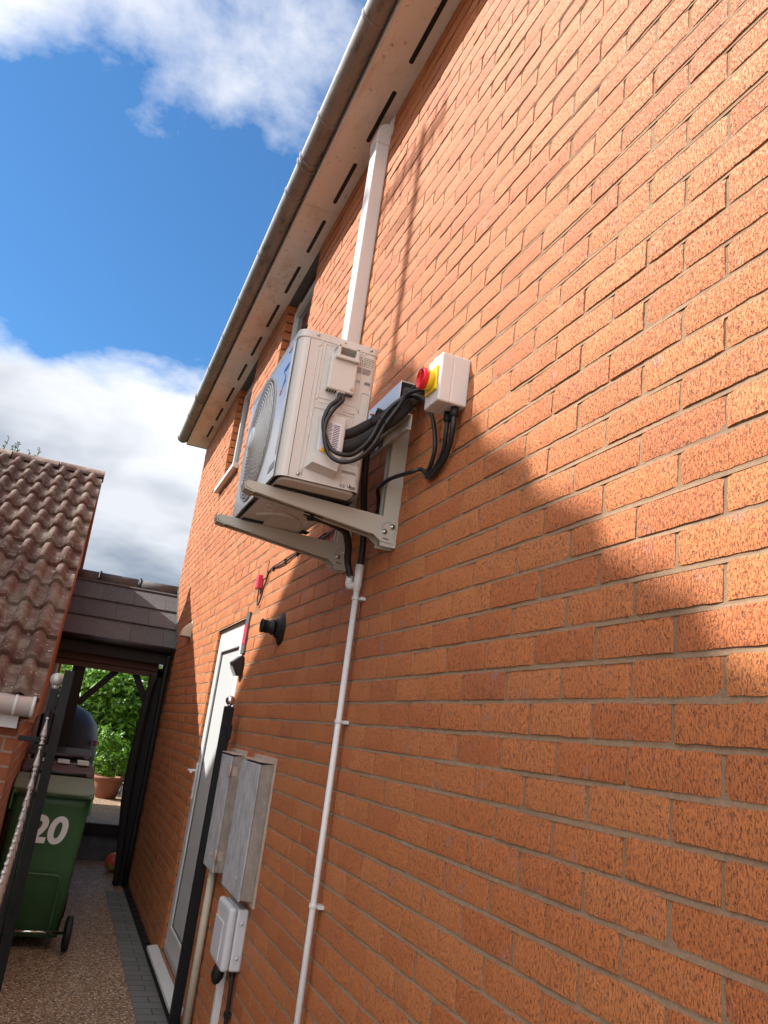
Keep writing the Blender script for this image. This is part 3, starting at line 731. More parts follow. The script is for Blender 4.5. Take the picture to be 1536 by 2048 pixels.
for k in range(3):
    for i in range(8):
        a1, a2 = R(k * 120 + i * 10), R(k * 120 + i * 10 + 10)
        fb.face([fb.bm.verts.new(v) for v in (pt(a1, .04, ax0 + .026 - i * .001), pt(a2, .04, ax0 + .025 - i * .001), pt(a2, .20, ax0 + .024 - i * .0015), pt(a1, .20, ax0 + .026 - i * .0015))], .5, 0, True)
fb.build('fan_blades', 'rim', ac)
gl = MB()
def dome(r_): return ax0 - .004 - .020 * (1 - (r_ / fr_) ** 2)
for k in range(15):
    r_ = 0.045 + k * (fr_ - .062) / 14
    pts_ = [pt(2 * math.pi * i / 48, r_, dome(r_)) for i in range(49)]
    gl.tube(pts_, .0024, 5, 1, cap=False)
for k in range(44):
    a0 = 2 * math.pi * k / 44
    L0 = .035 if k % 2 == 0 else .10
    gl.tube([pt(a0 + .9 * (rr_ - .035) / .2, rr_, dome(rr_) + .001) for rr_ in (L0, L0 * .6 + .09, .18, fr_ - .012)], .0019, 5, 3, cap=False)
gri = gl.build('fan_grille', 'grille', fpo)
MB().lathe((dome(0) + .004, fc[0], fc[1]), (-1, 0, 0), [(0, .044), (.006, .044), (.010, .038), (.011, .0)], 28).build('grille_hub', 'front', gri)
# moulded handle slot, ridge line and printed marks on the front
MB().prism([(ay0 + .05, az0 + .045), (ay0 + .135, az0 + .045), (ay0 + .120, az0 + .068), (ay0 + .05, az0 + .068)], 'x', ax0 - .0016, ax0 + .002).build('hand_recess', 'rim', fpo)
rl = MB().tube([(ax0 - .001, ay0 + .055, az0 + .09), (ax0 - .001, ay0 + .055, az1 - .06), (ax0 - .001, ay0 + .08, az1 - .045), (ax0 - .001, ay0 + .12, az1 - .045)], .002, 6, 2); rl.build('front_ridge', 'upvc', fpo)
pm = MB()
for k in range(7): pm.box(ax0 - .0010, ax0 - .0002, ay0 + .085 + k * .011, ay0 + .092 + k * .011, 2.742 - .006 * (k % 2), 2.757)
for (yy, zz, w_, h_) in ((2.498, 2.690, .022, .010), (2.507, 2.698, .010, .026), (2.518, 2.684, .014, .008)): pm.box(ax0 - .0014, ax0 - .0003, yy, yy + w_, zz, zz + h_)
pm.build('blue_logo', 'blueink', fpo)
pm = MB()
for (yy, zz, w_, h_) in ((2.530, 2.664, .006, .020), (2.540, 2.660, .008, .014), (2.552, 2.658, .005, .018)): pm.box(ax0 - .0014, ax0 - .0003, yy, yy + w_, zz, zz + h_)
pm.build('red_logo', 'redink', fpo)
# electrical cover on the near end
ec = MB().rbox(-.362, -.268, ay0 - .030, ay0 + .004, 2.648, 2.775, .005)
ec.rbox(-.347, -.3475 + .011, ay0 - .043, ay0 + .004, 2.765, 2.807, .002).rbox(-.282, -.271, ay0 - .043, ay0 + .004, 2.765, 2.807, .002)
ec.rbox(-.350, -.268, ay0 - .043, ay0 + .004, 2.799, 2.810, .002).rbox(-.350, -.268, ay0 - .045, ay0 + .004, 2.758, 2.771, .003)
ec.prism([(-.326, 2.649), (-.298, 2.649), (-.302, 2.632), (-.322, 2.632)], 'y', ay0 - .026, ay0 - .002)
eco = ec.build('terminal_cover', 'casing', ac)
for v0, dv in ((-.358, .009), (-.294, .007)):
    v = MB()
    for k in range(4): v.box(v0 + k * dv, v0 + k * dv + .0045, ay0 - .022, ay0 - .004, 2.6462, 2.6478)
    v.build('cover_vent', 'darkinside', eco)
MB().cyl((-.278, ay0 - .026, 2.664), (-.278, ay0 - .0335, 2.664), .006).build('cover_screw', 'screw', eco)
# service valve cover with flared foot
vc = MB().rbox(-.366, -.278, ay0 - .036, ay0 + .004, 2.415, 2.558, .007)
P4 = [[(ay0 - .001, -.376), (ay0 - .001, -.268)], [(ay0 - .030, -.370), (ay0 - .030, -.274)]]
V = [vc.bm.verts.new(p) for p in ((-.388, ay0, 2.368), (-.286, ay0, 2.352), (-.280, ay0, 2.43), (-.364, ay0, 2.43), (-.374, ay0 - .044, 2.380), (-.290, ay0 - .045, 2.366), (-.280, ay0 - .034, 2.43), (-.364, ay0 - .034, 2.43))]
for q_ in ((4, 5, 6, 7), (0, 4, 7, 3), (5, 1, 2, 6), (0, 1, 5, 4)): vc.face([V[i] for i in q_])
vco = vc.build('valve_cover', 'casing', ac)
MB().box(-.361, -.292, ay0 - .0372, ay0 - .0362, 2.428, 2.532).build('paper_sticker', 'label', vco)
v = MB()
for k in range(16): v.box(-.344, -.326 + .002 * (k % 3), ay0 - .0378, ay0 - .0373, 2.448 + k * .0051, 2.4502 + k * .0051)
for k in range(15): v.box(-.320, -.298 - .002 * (k % 2), ay0 - .0378, ay0 - .0373, 2.436 + k * .0060, 2.4388 + k * .0060)
v.box(-.357, -.349, ay0 - .0378, ay0 - .0373, 2.506, 2.507).box(-.357, -.349, ay0 - .0378, ay0 - .0373, 2.519, 2.520).box(-.357, -.356, ay0 - .0378, ay0 - .0373, 2.507, 2.519).box(-.350, -.349, ay0 - .0378, ay0 - .0373, 2.507, 2.519)
v.box(-.357, -.349, ay0 - .0378, ay0 - .0373, 2.478, 2.479).box(-.357, -.349, ay0 - .0378, ay0 - .0373, 2.490, 2.491)
v.build('sticker_print', 'ink', vco)
MB().prism([(-.357, 2.424), (-.320, 2.416), (-.340, 2.446)], 'y', ay0 - .0395, ay0 - .0382).build('warning_triangle', 'amber', vco)
MB().prism([(-.343, 2.424), (-.333, 2.422), (-.338, 2.436)], 'y', ay0 - .0402, ay0 - .0396).build('warning_mark', 'ink', vco)
# rating plate print
rp = MB(); yb_ = ay0 - .0006
rr2 = random.Random(5)
for bz in (2.800, 2.425):
    full = bz > 2.6
    for k in range(5 if full else 2): 
        x = -.262
        while x < -.208:
            w_ = rr2.uniform(.002, .006); rp.box(x, x + w_, yb_ - .0004, yb_, bz - k * .0062 - .0022, bz - k * .0062); x += w_ + rr2.uniform(.0015, .004)
    for k in range(7 if full else 3): rp.box(-.262, -.214 + rr2.uniform(-.004, .004), yb_ - .0004, yb_, bz - .034 - k * .0034 - .0012, bz - .034 - k * .0034)
    rp.box(-.262, -.207, yb_ - .0004, yb_, bz + .004, bz + .0052)
    for k in range(9): rp.box(-.228 + k * .0022, -.228 + k * .0022 + .0013, yb_ - .0004, yb_, bz - .093, bz - .082)
rpo = rp.build('rating_plate_print', 'ink', ac)
for bz in (2.713, 2.338): text('ce_mark', 'CE', .013, (-.252, yb_ - .0003, bz), (1, 0, 0), (0, 0, 1), .0002, 'ink', ac, .0001)
for x, z in ((-.412, 2.838), (-.222, 2.838), (-.405, 2.343), (-.232, 2.343)):
    MB().lathe((x, ay0 - .003, z), (0, -1, 0), [(0, .0055), (.002, .0055), (.0035, .003), (.004, 0)], 12).build('screw', 'screw', ac)
MB().cyl((-.315, ay0 - .0035, 2.836), (-.315, ay0 - .0025, 2.836), .0028, n=10).build('lid_hole', 'darkinside', ac)

# ================================================================== WALL BRACKET
br = thing('wall_bracket', 'beige steel wall bracket carrying the air conditioner', 'bracket', (0, 2.76, 2.2))
for k, yb2 in enumerate((2.505, 3.02)):
    t = 0.0028
    u = MB().box(-.058, -.003, yb2, yb2 + t, 2.20, 2.665).box(-.058, -.003, yb2 + .052 - t, yb2 + .052, 2.20, 2.655).box(-.0029, -.0003, yb2, yb2 + .052, 2.20, 2.665)
    u.box(-.058, -.050, yb2 + t, yb2 + .012, 2.21, 2.655).box(-.058, -.050, yb2 + .040, yb2 + .052 - t, 2.21, 2.655)
    up = u.build('upright', 'bracket', br)
    a = MB()
    o_ = [(-.090, 2.236), (-.06, 2.216), (-.012, 2.212), (-.012, 2.298), (-.062, 2.302), (-.533, 2.319), (-.545, 2.311), (-.539, 2.297), (-.515, 2.290)]
    for yy in (yb2 - .0035, yb2 + .0525): a.prism(o_, 'y', yy, yy + .003)
    a.prism([(-.012, 2.3006), (-.062, 2.3048), (-.533, 2.3215), (-.533, 2.3192), (-.062, 2.3024), (-.012, 2.2984)], 'y', yb2 - .0005, yb2 + .0525)
    # rolled lower lips
    a.prism([(-.515, 2.2902), (-.09, 2.2362), (-.09, 2.2338), (-.515, 2.2875)], 'y', yb2 - .0035, yb2 + .014)
    a.prism([(-.515, 2.2902), (-.09, 2.2362), (-.09, 2.2338), (-.515, 2.2875)], 'y', yb2 + .040, yb2 + .0555)
    arm = a.build('arm', 'bracket', br)
    MB().prism([(-.546, 2.3115), (-.541, 2.295), (-.510, 2.2875), (-.510, 2.284), (-.544, 2.291), (-.550, 2.3115), (-.536, 2.3225), (-.533, 2.3195)], 'y', yb2 - .0037, yb2 + .0557).build('arm_cap', 'bracket', arm)
    for x, z in ((-.022, 2.272), (-.048, 2.250)):
        MB().lathe((x, yb2 - .0036, z), (0, -1, 0), [(0, .0095), (.0015, .0095), (.0016, .007), (.006, .0065), (.0065, 0)], 6 if False else 14).build('bolt', 'screw', br)
    s = MB(); 
    for i in range(9):
        an = R(75 + i * 14); an2 = R(75 + (i + 1) * 14); c0 = (-.035, 2.262)
        s.face([s.bm.verts.new((c0[0] + r_ * math.cos(q_), yb2 - .0038, c0[1] + r_ * math.sin(q_))) for r_, q_ in ((.021, an), (.026, an), (.026, an2), (.021, an2))])
    s.build('adjusting_slot', 'rim', arm)
    MB().prism([(-.052, 2.228), (-.030, 2.227), (-.030, 2.223), (-.052, 2.224)], 'y', yb2 - .0041, yb2 - .0037).build('fixing_slot', 'darkinside', arm)
r_ = MB().box(-.0045 - .058, -.0585, 2.345, 3.20, 2.573, 2.628).box(-.075, -.0625, 2.345, 3.20, 2.573, 2.576).box(-.075, -.0625, 2.345, 3.20, 2.625, 2.628)
rail = r_.build('cross_rail', 'bracket', br)
MB().box(-.0645, -.0630, 2.60, 2.98, 2.5765, 2.6245).build('rail_label', 'black', rail)
v = MB(); v.box(-.0655, -.0650, 2.60, 2.98, 2.580, 2.584).box(-.0655, -.0650, 2.60, 2.98, 2.619, 2.621)
v.box(-.0655, -.0650, 2.645, 2.675, 2.594, 2.6055); v.build('label_print', 'label', rail)

# ================================================================== ISOLATOR
iso = thing('isolator_switch', 'white isolator box with red and yellow rotary switch on brick wall', 'switch box', (-.05, 2.095, 2.62))
MB().rbox(-.060, -.0005, 2.0453, 2.1497, 2.5603, 2.7217, .006, 3).build('back_box', 'isobox', iso)
MB().box(-.0610, -.0594, 2.0461, 2.1489, 2.5611, 2.7209).build('seam', 'lead', iso)
cv_ = MB(); cv_.rbox(-.098, -.0560, 2.045, 2.150, 2.560, 2.722, .006, 3)
cv_.build('front_cover', 'isobox', iso)
MB().rbox(-.106, -.0984, 2.060, 2.136, 2.600, 2.680, .002).build('yellow_plate', 'yellow', iso)
kb = MB().lathe((-.106, 2.098, 2.640), (-1, 0, 0), [(0, .033), (.018, .033), (.020, .031)], 28); kb.build('yellow_collar', 'yellow', iso)
kk = MB().lathe((-.1262, 2.098, 2.640), (-1, 0, 0), [(0, .034), (.015, .034), (.017, .032), (.017, .028), (.005, .027), (.005, 0)], 28)
kk.box(-.1425, -.1312, 2.0945, 2.1015, 2.613, 2.667); kno = kk.build('red_knob', 'red', iso)
for z in (2.565, 2.717): MB().rbox(-.0995, -.0978, 2.085, 2.110, z - .004, z + .004, .0005).build('cover_latch', 'isobox', iso)
for x, y in ((-.030, 2.066), (-.030, 2.112)):
    g = MB().lathe((x, y, 2.5599), (0, 0, -1), [(0, .013), (.010, .013), (.011, .0145), (.026, .0145), (.031, .010), (.033, .007)], 8); g.build('cable_gland', 'black', iso)

# ================================================================== TRUNKING, PIPES, CABLES
tr = thing('pipe_trunking', 'white plastic trunking rising up the brick from air conditioner to soffit', 'trunking', (-.04, 3.36, 2.9))
MB().rbox(-.072, -.0008, 3.318, 3.418, 2.88, 4.505, .007, 3).build('vertical_cover', 'trunk', tr)
e = MB(); e.prism([(-.076, 4.495), (-.076, 4.555), (-.066, 4.60), (-.040, 4.625), (-.0008, 4.632), (-.0008, 4.495)], 'y', 3.314, 3.422)
e.build('top_elbow', 'trunk', tr, bevel=.006, seg=3)
MB().prism([(-.022, 4.628), (-.0008, 4.684), (-.0008, 4.560), (-.012, 4.60)], 'y', 3.298, 3.3135).build('wall_flange', 'trunk', tr)
tr2 = thing('horizontal_trunking', 'short horizontal white trunking behind the air conditioner', 'trunking', (-.04, 2.9, 2.83))
tb = MB(); x0, x1, z0, z1, y0, y1 = -.070, -.0008, 2.712, 2.804, 2.47, 3.45
tb.box(x0, x0 + .003, y0, y1, z0, z1).box(x0 + .003, x1, y0, y1, z1 - .003, z1).box(x0 + .003, x1, y0, y1, z0, z0 + .003)
tb.build('trunking_cover', 'front', tr2, bevel=.0012)
MB().box(x0 + .0035, x1 - .001, y0 + .012, y0 + .05, z0 + .0035, z1 - .0035).build('dark_end_block', 'insul', tr2)  # dark block added for the shade inside the open end

ps = thing('refrigerant_pipes', 'pair of thick black lagged pipes from air conditioner to trunking', 'insulated pipes', (-.15, 2.4, 2.6))
MB().tube([(-.292, 2.379, 2.502), (-.262, 2.380, 2.515), (-.235, 2.385, 2.535), (-.20, 2.390, 2.566), (-.16, 2.398, 2.60), (-.11, 2.405, 2.655), (-.065, 2.42, 2.715), (-.045, 2.47, 2.765), (-.042, 2.60, 2.770)], .0165, 12).build('lagged_pipe', 'insul', ps)
MB().tube([(-.292, 2.380, 2.458), (-.258, 2.380, 2.470), (-.225, 2.378, 2.492), (-.17, 2.372, 2.545), (-.11, 2.360, 2.61), (-.075, 2.350, 2.660), (-.05, 2.37, 2.705), (-.040, 2.44, 2.740), (-.034, 2.60, 2.745)], .020, 12).build('lagged_pipe', 'insul', ps)
MB().tube([(-.16, 2.44, 2.55), (-.10, 2.39, 2.64), (-.055, 2.34, 2.70), (-.025, 2.38, 2.76), (-.03, 2.6, 2.785)], .014, 12).build('lagged_pipe', 'insul', ps)

ca = thing('power_cable', 'looping black power cables from air conditioner to isolator', 'cable', (-.2, 2.3, 2.5))
MB().tube([(-.316, 2.368, 2.640), (-.318, 2.356, 2.615), (-.345, 2.352, 2.580), (-.358, 2.352, 2.530), (-.350, 2.340, 2.475), (-.325, 2.330, 2.430), (-.29, 2.315, 2.415), (-.25, 2.318, 2.43), (-.20, 2.335, 2.495), (-.165, 2.345, 2.585), (-.13, 2.345, 2.645), (-.09, 2.325, 2.678), (-.068, 2.265, 2.658), (-.048, 2.226, 2.613), (-.03, 2.215, 2.55), (-.020, 2.209, 2.476), (-.016, 2.238, 2.426), (-.014, 2.262, 2.408)], .0075, 10).build('cable', 'cable', ca)
MB().tube([(-.306, 2.368, 2.640), (-.306, 2.352, 2.612), (-.33, 2.344, 2.575), (-.352, 2.340, 2.52), (-.352, 2.330, 2.46), (-.33, 2.320, 2.405), (-.29, 2.300, 2.385), (-.24, 2.300, 2.410), (-.19, 2.325, 2.475), (-.155, 2.335, 2.56), (-.12, 2.333, 2.63), (-.10, 2.30, 2.675), (-.075, 2.22, 2.668), (-.045, 2.170, 2.64), (-.02, 2.16, 2.63)], .0070, 10).build('cable', 'cable', ca)
for c_, nn in (((-.175, 2.345, 2.565), (.5, .1, .85)), ((-.085, 2.33, 2.675), (.6, -.5, .4))):
    nv = Vector(nn).normalized(); s1 = nv.cross(Vector((0, 1, 0))).normalized(); s2 = nv.cross(s1)
    tie = MB(); tie.tube([Vector(c_) + (s1 * math.cos(a_) + s2 * math.sin(a_)) * .030 for a_ in [2 * math.pi * i / 16 for i in range(17)]], .0018, 6, 1, cap=False).build('cable_tie', 'black', ca)
MB().rbox(-.213, -.200, 2.318, 2.330, 2.578, 2.584, .001).build('tie_end', 'screw', ca)
c2 = thing('supply_cable', 'black supply cable hanging below the isolator and running behind bracket', 'cable', (-.03, 2.3, 2.45))
MB().tube([(-.030, 2.112, 2.530), (-.028, 2.116, 2.49), (-.020, 2.140, 2.446), (-.015, 2.188, 2.412), (-.013, 2.256, 2.400), (-.016, 2.318, 2.434), (-.040, 2.344, 2.425), (-.066, 2.44, 2.425), (-.070, 2.52, 2.424), (-.060, 2.60, 2.430), (-.03, 2.66, 2.40), (-.02, 2.70, 2.36), (-.02, 2.82, 2.36)], .0072, 10).build('cable', 'cable', c2)
MB().tube([(-.030, 2.066, 2.530), (-.028, 2.070, 2.49), (-.020, 2.098, 2.447), (-.016, 2.148, 2.405), (-.014, 2.225, 2.385), (-.014, 2.262, 2.392)], .0085, 10).build('cable', 'cable', c2)

hs = thing('drain_hose', 'black corrugated hose hanging down wall beside bracket into white pipe', 'hose', (-.1, 2.6, 2.4))
MB().tube([(-.145, 2.43, 2.655), (-.150, 2.47, 2.60), (-.145, 2.52, 2.54), (-.12, 2.585, 2.45), (-.085, 2.66, 2.38), (-.052, 2.72, 2.30), (-.034, 2.755, 2.22), (-.032, 2.765, 2.16)], .0125, 12, corr=.0075).build('hose', 'cable', hs)
h2 = thing('condensate_hose', 'curved black corrugated hose from base of air conditioner to pipe elbow', 'hose', (-.2, 2.6, 2.25))
MB().tube([(-.300, 2.56, 2.262), (-.255, 2.57, 2.262), (-.20, 2.60, 2.262), (-.14, 2.66, 2.262), (-.098, 2.735, 2.235), (-.075, 2.79, 2.19), (-.058, 2.80, 2.150), (-.052, 2.805, 2.130)], .0125, 12, corr=.0075).build('hose', 'cable', h2)
MB().lathe((-.300, 2.56, 2.262), (-1, 0, 0), [(-.012, .015), (-.004, .016), (.004, .0165), (.010, .012)], 12).build('hose_clamp', 'blackmetal', h2)
MB().lathe((-.312, 2.562, 2.320), (0, 0, -1), [(0, .014), (.03, .013), (.058, .013)], 12).build('drain_spout', 'black', h2)

dp = thing('waste_pipe', 'thin white waste pipe clipped down the brick wall from the hoses', 'drain pipe', (-.03, 2.765, 0))
dp_ = MB().tube([(-.032, 2.765, 2.170), (-.032, 2.762, 0.04)], .0108, 14, 1); dpo = dp_.build('pipe', 'drainpipe', dp)
MB().lathe((-.032, 2.765, 2.178), (0, 0, -1), [(0, .0155), (.085, .0155), (.086, .0135), (.10, .0135), (.101, .0108)], 16).build('tee_socket', 'drainpipe', dp)
MB().tube([(-.052, 2.806, 2.138), (-.052, 2.806, 2.110), (-.050, 2.800, 2.100), (-.044, 2.785, 2.100), (-.036, 2.770, 2.104)], .0145, 12, 4).build('elbow', 'drainpipe', dp)
for z in (2.052, 1.612, 1.018, .42):
    MB().box(-.020, -.0006, 2.740, 2.785, z - .006, z + .006).lathe((-.032, 2.765, z - .006), (0, 0, 1), [(0, .0142), (.012, .0142)], 14).build('pipe_clip', 'upvc', dp, bevel=.001)

# ================================================================== SMALL THINGS ON THE WALL
t = thing('wall_cable', 'thin dark cable clipped along bricks above the flue', 'cable', (0, 4.2, 2.4))
MB().tube([(-.006, 3.10, 2.425), (-.007, 3.586, 2.416), (-.006, 3.903, 2.424), (-.009, 4.15, 2.414), (-.007, 4.40, 2.430), (-.008, 4.47, 2.415), (-.009, 4.53, 2.35), (-.010, 4.575, 2.275), (-.012, 4.61, 2.245), (-.012, 4.65, 2.265), (-.012, 4.655, 2.33), (-.012, 4.655, 2.36)], .0042, 8).build('cable', 'cable', t)
MB().tube([(-.005, 3.40, 2.437), (-.006, 3.75, 2.431), (-.005, 4.0, 2.440), (-.006, 4.25, 2.437), (-.006, 4.42, 2.437), (-.007, 4.49, 2.41), (-.007, 4.55, 2.35)], .0030, 6).build('cable', 'cable', t)
v = MB()
for y in (3.62, 3.86, 4.10, 4.36): v.box(-.014, -.0005, y, y + .008, 2.408, 2.434)
v.build('cable_clip', 'black', t)
jb = thing('red_junction_box', 'small red plastic box at the end of the thin wall cable', 'junction box', (0, 4.66, 2.39))
MB().rbox(-.032, -.0005, 4.625, 4.690, 2.345, 2.425, .004).build('box', 'redink', jb)
MB().rbox(-.006, -.0008, 4.54, 4.625, 2.40, 2.50, .001).build('backing_plate', 'barge', jb)
fl = thing('boiler_flue', 'black round boiler flue with collar sticking out of brick wall', 'flue', (0, 3.975, 2.05))
MB().lathe((0, 3.975, 2.05), (-1, 0, 0), [(0, .083), (.006, .083), (.010, .070), (.020, .052), (.034, .044)], 28).build('wall_collar', 'black', fl)
MB().lathe((-.018, 3.975, 2.05), (-1, 0, 0), [(0, .034), (.024, .034), (.026, .039), (.034, .039), (.036, .033), (.078, .032), (.080, .035), (.088, .035), (.088, .028), (.06, .026)], 24).build('flue_pipe', 'black', fl)
sg = thing('warning_strip', 'narrow black sign with red middle panel fixed beside the top of door', 'sign', (0, 4.85, 2.1))
MB().box(-.012, -.0022, 4.800, 4.892, 1.975, 2.225).build('sign_board', 'lead', sg)
MB().box(-.0135, -.0121, 4.802, 4.890, 2.030, 2.150).build('red_panel', 'redink', sg)
v = MB()
for k in range(4): v.box(-.0142, -.0136, 4.812 + .005 * (k % 2), 4.880, 2.045 + k * .026, 2.052 + k * .026)
v.build('sign_lines', 'barge', sg)
lp = thing('wall_light', 'small black wedge wall light below the black and red sign', 'wall light', (0, 4.84, 1.9))
MB().prism([(-.004, 1.955), (-.020, 1.960), (-.068, 1.915), (-.060, 1.895), (-.028, 1.842), (-.004, 1.842)], 'y', 4.775, 4.875).build('lamp_body', 'black', lp, bevel=.003)
MB().prism([(-.0635, 1.888), (-.0655, 1.890), (-.036, 1.842), (-.033, 1.840)], 'y', 4.785, 4.865).build('lens', 'upvc', lp)
vt = thing('vent_cowl', 'cream plastic vent cowl on the brick beside tiled passage roof', 'vent', (0, 7.46, 2.34))
P = [(-.001, 2.275)] + [(-.001 - .088 * math.sin(R(a_)), 2.275 + .125 * math.cos(R(a_))) for a_ in range(90, -1, -10)]
o = MB().prism(P, 'y', 7.40, 7.52); o.box(-.008, -.0005, 7.385, 7.535, 2.26, 2.42); o.build('hood', 'creampipe', vt, bevel=.002)

def meter(name, label, y0, y1, hinge):
    t = thing(name, label, 'meter box', (0, (y0 + y1) / 2, .84), 'grey meter boxes beside the door')
    z0, z1, xx = .845, 1.412, -.064
    MB().box(-.010, -.0005, y0 - .022, y1 + .022, z0 - .022, z1 + .026).build('wall_frame', 'meterframe', t, bevel=.002)
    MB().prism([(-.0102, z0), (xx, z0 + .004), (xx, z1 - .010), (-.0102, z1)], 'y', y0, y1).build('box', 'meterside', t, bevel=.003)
    MB().rbox(xx - .008, xx - .001, y0 - .003, y1 + .003, z0, z1 - .008, .002).build('door', 'meter', t)
    MB().box(xx - .009, -.0105, y0 - .004, y1 + .004, z1 + .001, z1 + .007).build('rain_hood', 'meterframe', t, bevel=.001)
    for z in ((z0 + .08, z1 - .08) if hinge else ()):
        MB().cyl((xx - .006, y0 - .006, z - .03), (xx - .006, y0 - .006, z + .03), .006, n=8).box(xx, xx + .03, y0 - .002, y0 - .0005, z - .022, z + .022).build('hinge', 'meterframe', t)
    MB().lathe((xx - .008, y0 + .10, z0 + .07), (-1, 0, 0), [(0, .010), (.002, .010), (.003, 0)], 12).build('lock', 'meterframe', t)
meter('meter_box', 'weathered grey meter box nearer the thin white pipe above the electrical enclosure', 3.662, 4.045, False)
meter('meter_box', 'weathered grey meter box with hinges, the one nearer the white back door', 4.30, 4.64, True)
en = thing('electrical_enclosure', 'white plastic electrical enclosure under the meter box', 'electrical box', (0, 3.85, .68))
MB().rbox(-.050, -.0005, 3.715, 3.975, .562, .806, .010, 3).build('back_box', 'junction', en)
MB().rbox(-.088, -.0506, 3.712, 3.978, .559, .809, .016, 3).build('lid', 'junction', en)
MB().rbox(-.094, -.0875, 3.78, 3.95, .58, .74, .004, 2).build('flap', 'junction', en)
MB().prism([(3.905, .740), (3.93, .740), (3.9175, .762)], 'x', -.0896, -.0884).build('warning_label', 'amber', en)
for z in (.615, .75):
    MB().lathe((-.026, 3.716, z), (0, -1, 0), [(0, .017), (.0018, .017), (.0019, .013), (.001, .013), (.001, .009), (.0024, .009), (.003, 0)], 18).build('knockout', 'junction', en)
MB().lathe((-.055, 3.86, .559), (-.15, .05, -1), [(0, .022), (.02, .026), (.05, .028), (.075, .018), (.085, .006)], 14).build('cable_boot', 'black', en)
bc = thing('armoured_cable', 'black cable dropping down brick from electrical enclosure', 'cable', (-.02, 3.76, .3))
MB().tube([(-.022, 3.762, .566), (-.020, 3.755, .50), (-.016, 3.762, .36), (-.016, 3.758, .2), (-.016, 3.76, .03)], .009, 10).build('cable', 'cable', bc)
MB().lathe((-.022, 3.762, .5615), (0, 0, -1), [(0, .014), (.02, .014), (.03, .011)], 10).build('gland', 'black', bc)
MB().box(-.028, -.0005, 3.744, 3.775, .38, .40).build('cable_clip', 'black', bc)
cp = thing('white_conduit', 'white vertical conduit under the electrical enclosure', 'conduit', (-.03, 4.0, .3))
MB().rbox(-.030, -.0006, 3.955, 3.995, .035, .556, .003).build('conduit', 'drainpipe', cp)
cq = thing('gas_pipe', 'cream pipe running down brick between meter box and black gate post', 'pipe', (-.03, 4.55, .4))
MB().tube([(-.026, 4.52, .85), (-.026, 4.52, .03)], .020, 14, 1).build('pipe', 'creampipe', cq)

# ================================================================== GATE
gp = thing('gate_post', 'black square gate post with chrome ball in front of white door', 'gate post', (-.075, 4.6, 0))
MB().rbox(-.100, -.050, 4.575, 4.625, 0.0, 1.655, .003).build('post', 'blackmetal', gp)
MB().lathe((-.075, 4.6, 1.655), (0, 0, 1), [(0, .012), (.006, .010), (.010, .016)], 12).sphere((-.075, 4.6, 1.688), .027, 20).build('ball_finial', 'chrome', gp)
MB().rbox(-.066, -.046, 4.556, 4.574, 1.48, 1.56, .003).build('latch_keep', 'blackmetal', gp)
g2 = thing('gate_post', 'black flat-topped gate post on the garage side of the passage', 'gate post', (-.93, 4.42, 0))
MB().rbox(-.962, -.916, 4.395, 4.445, 0.0, 1.715, .002).build('post', 'blackmetal', g2)
for z in (1.50, .35): MB().box(-.978, -.9622, 4.40, 4.425, z, z + .02).build('hinge', 'blackmetal', g2)
gt = thing('iron_gate', 'open black iron gate leaf topped with silver spear finials', 'gate', (-.99, 3.3, 0))
GX = -.9895
def gtop(y):   # swooping top rail
    return .945 + .40 * math.exp(-(4.27 - y) / .115 * .36)
g = MB(); ya, yb = 2.05, 4.38
g.tube([(GX, ya + (yb - ya) * i / 30, gtop(ya + (yb - ya) * i / 30)) for i in range(31)], .012, 8, 1)
g.box(GX - .012, GX + .012, ya, yb, .10, .125).box(GX - .012, GX + .012, ya, yb, .62, .64).box(GX - .013, GX + .013, ya, ya + .035, .06, gtop(ya))
g.build('gate_frame', 'blackmetal', gt)
ln = MB().rbox(GX - .020, GX + .020, 4.46, 4.50, .05, 1.62, .003); ln.build('hinge_stile', 'blackmetal', gt)
MB().sphere((GX, 4.48, 1.665), .034, 18).lathe((GX, 4.48, 1.615), (0, 0, 1), [(0, .018), (.012, .014), (.02, .02)], 12).build('ball_cap', 'silver', gt)
bars = []
for k in range(20):
    y = 4.27 - k * .125
    if y < ya: break
    zt = gtop(y)
    MB().box(GX - .007, GX + .007, y - .007, y + .007, .125, zt).build('bar', 'blackmetal', gt)
    f = MB().lathe((GX, y, zt + .008), (0, 0, 1), [(0, .006), (.004, .010), (.010, .010), (.014, .006), (.022, .006), (.026, .010), (.031, .010), (.035, .005), (.040, .012), (.048, .0135), (.11, .0035), (.116, .0035)], 12)
    f.sphere((GX, y, zt + .130), .0075, 12); f.build('finial', 'silver', gt)

# ================================================================== GARAGE
gx, gy0, gz0, gy1, gz1 = -1.053, 4.71, 1.55, 8.6, 3.86
gar = thing('garage', 'low brick garage with brown pantile roof at the left', 'garage', (-3.0, 8.0, 0))
pitch = math.atan2(gz1 - gz0, gy1 - gy0); slope = math.hypot(gz1 - gz0, gy1 - gy0)
xl = -6.2
wb = MB().box(xl + .1, gx - .075, gy0 + .12, 12.35, 0, gz0 + .0)
wb.prism([(gy0 + .12, gz0), (12.35, gz0), (gy1, gz1 - .10)], 'x', xl + .1, gx - .075)
wb.build('brick_wall', 'farbrick', gar)
rt = MB(); rg = random.Random(11)
cw = 0.142; ncol = int((gx - xl) / cw); nrow = 12; gauge = slope / nrow
dy, dz = math.cos(pitch), math.sin(pitch)
def prof_h(u):   # one pantile: rounded roll then shallow pan
    u = u % 1.0
    if u < .58: return .044 * math.sin(math.pi * u / .58) ** .62
    return -.003
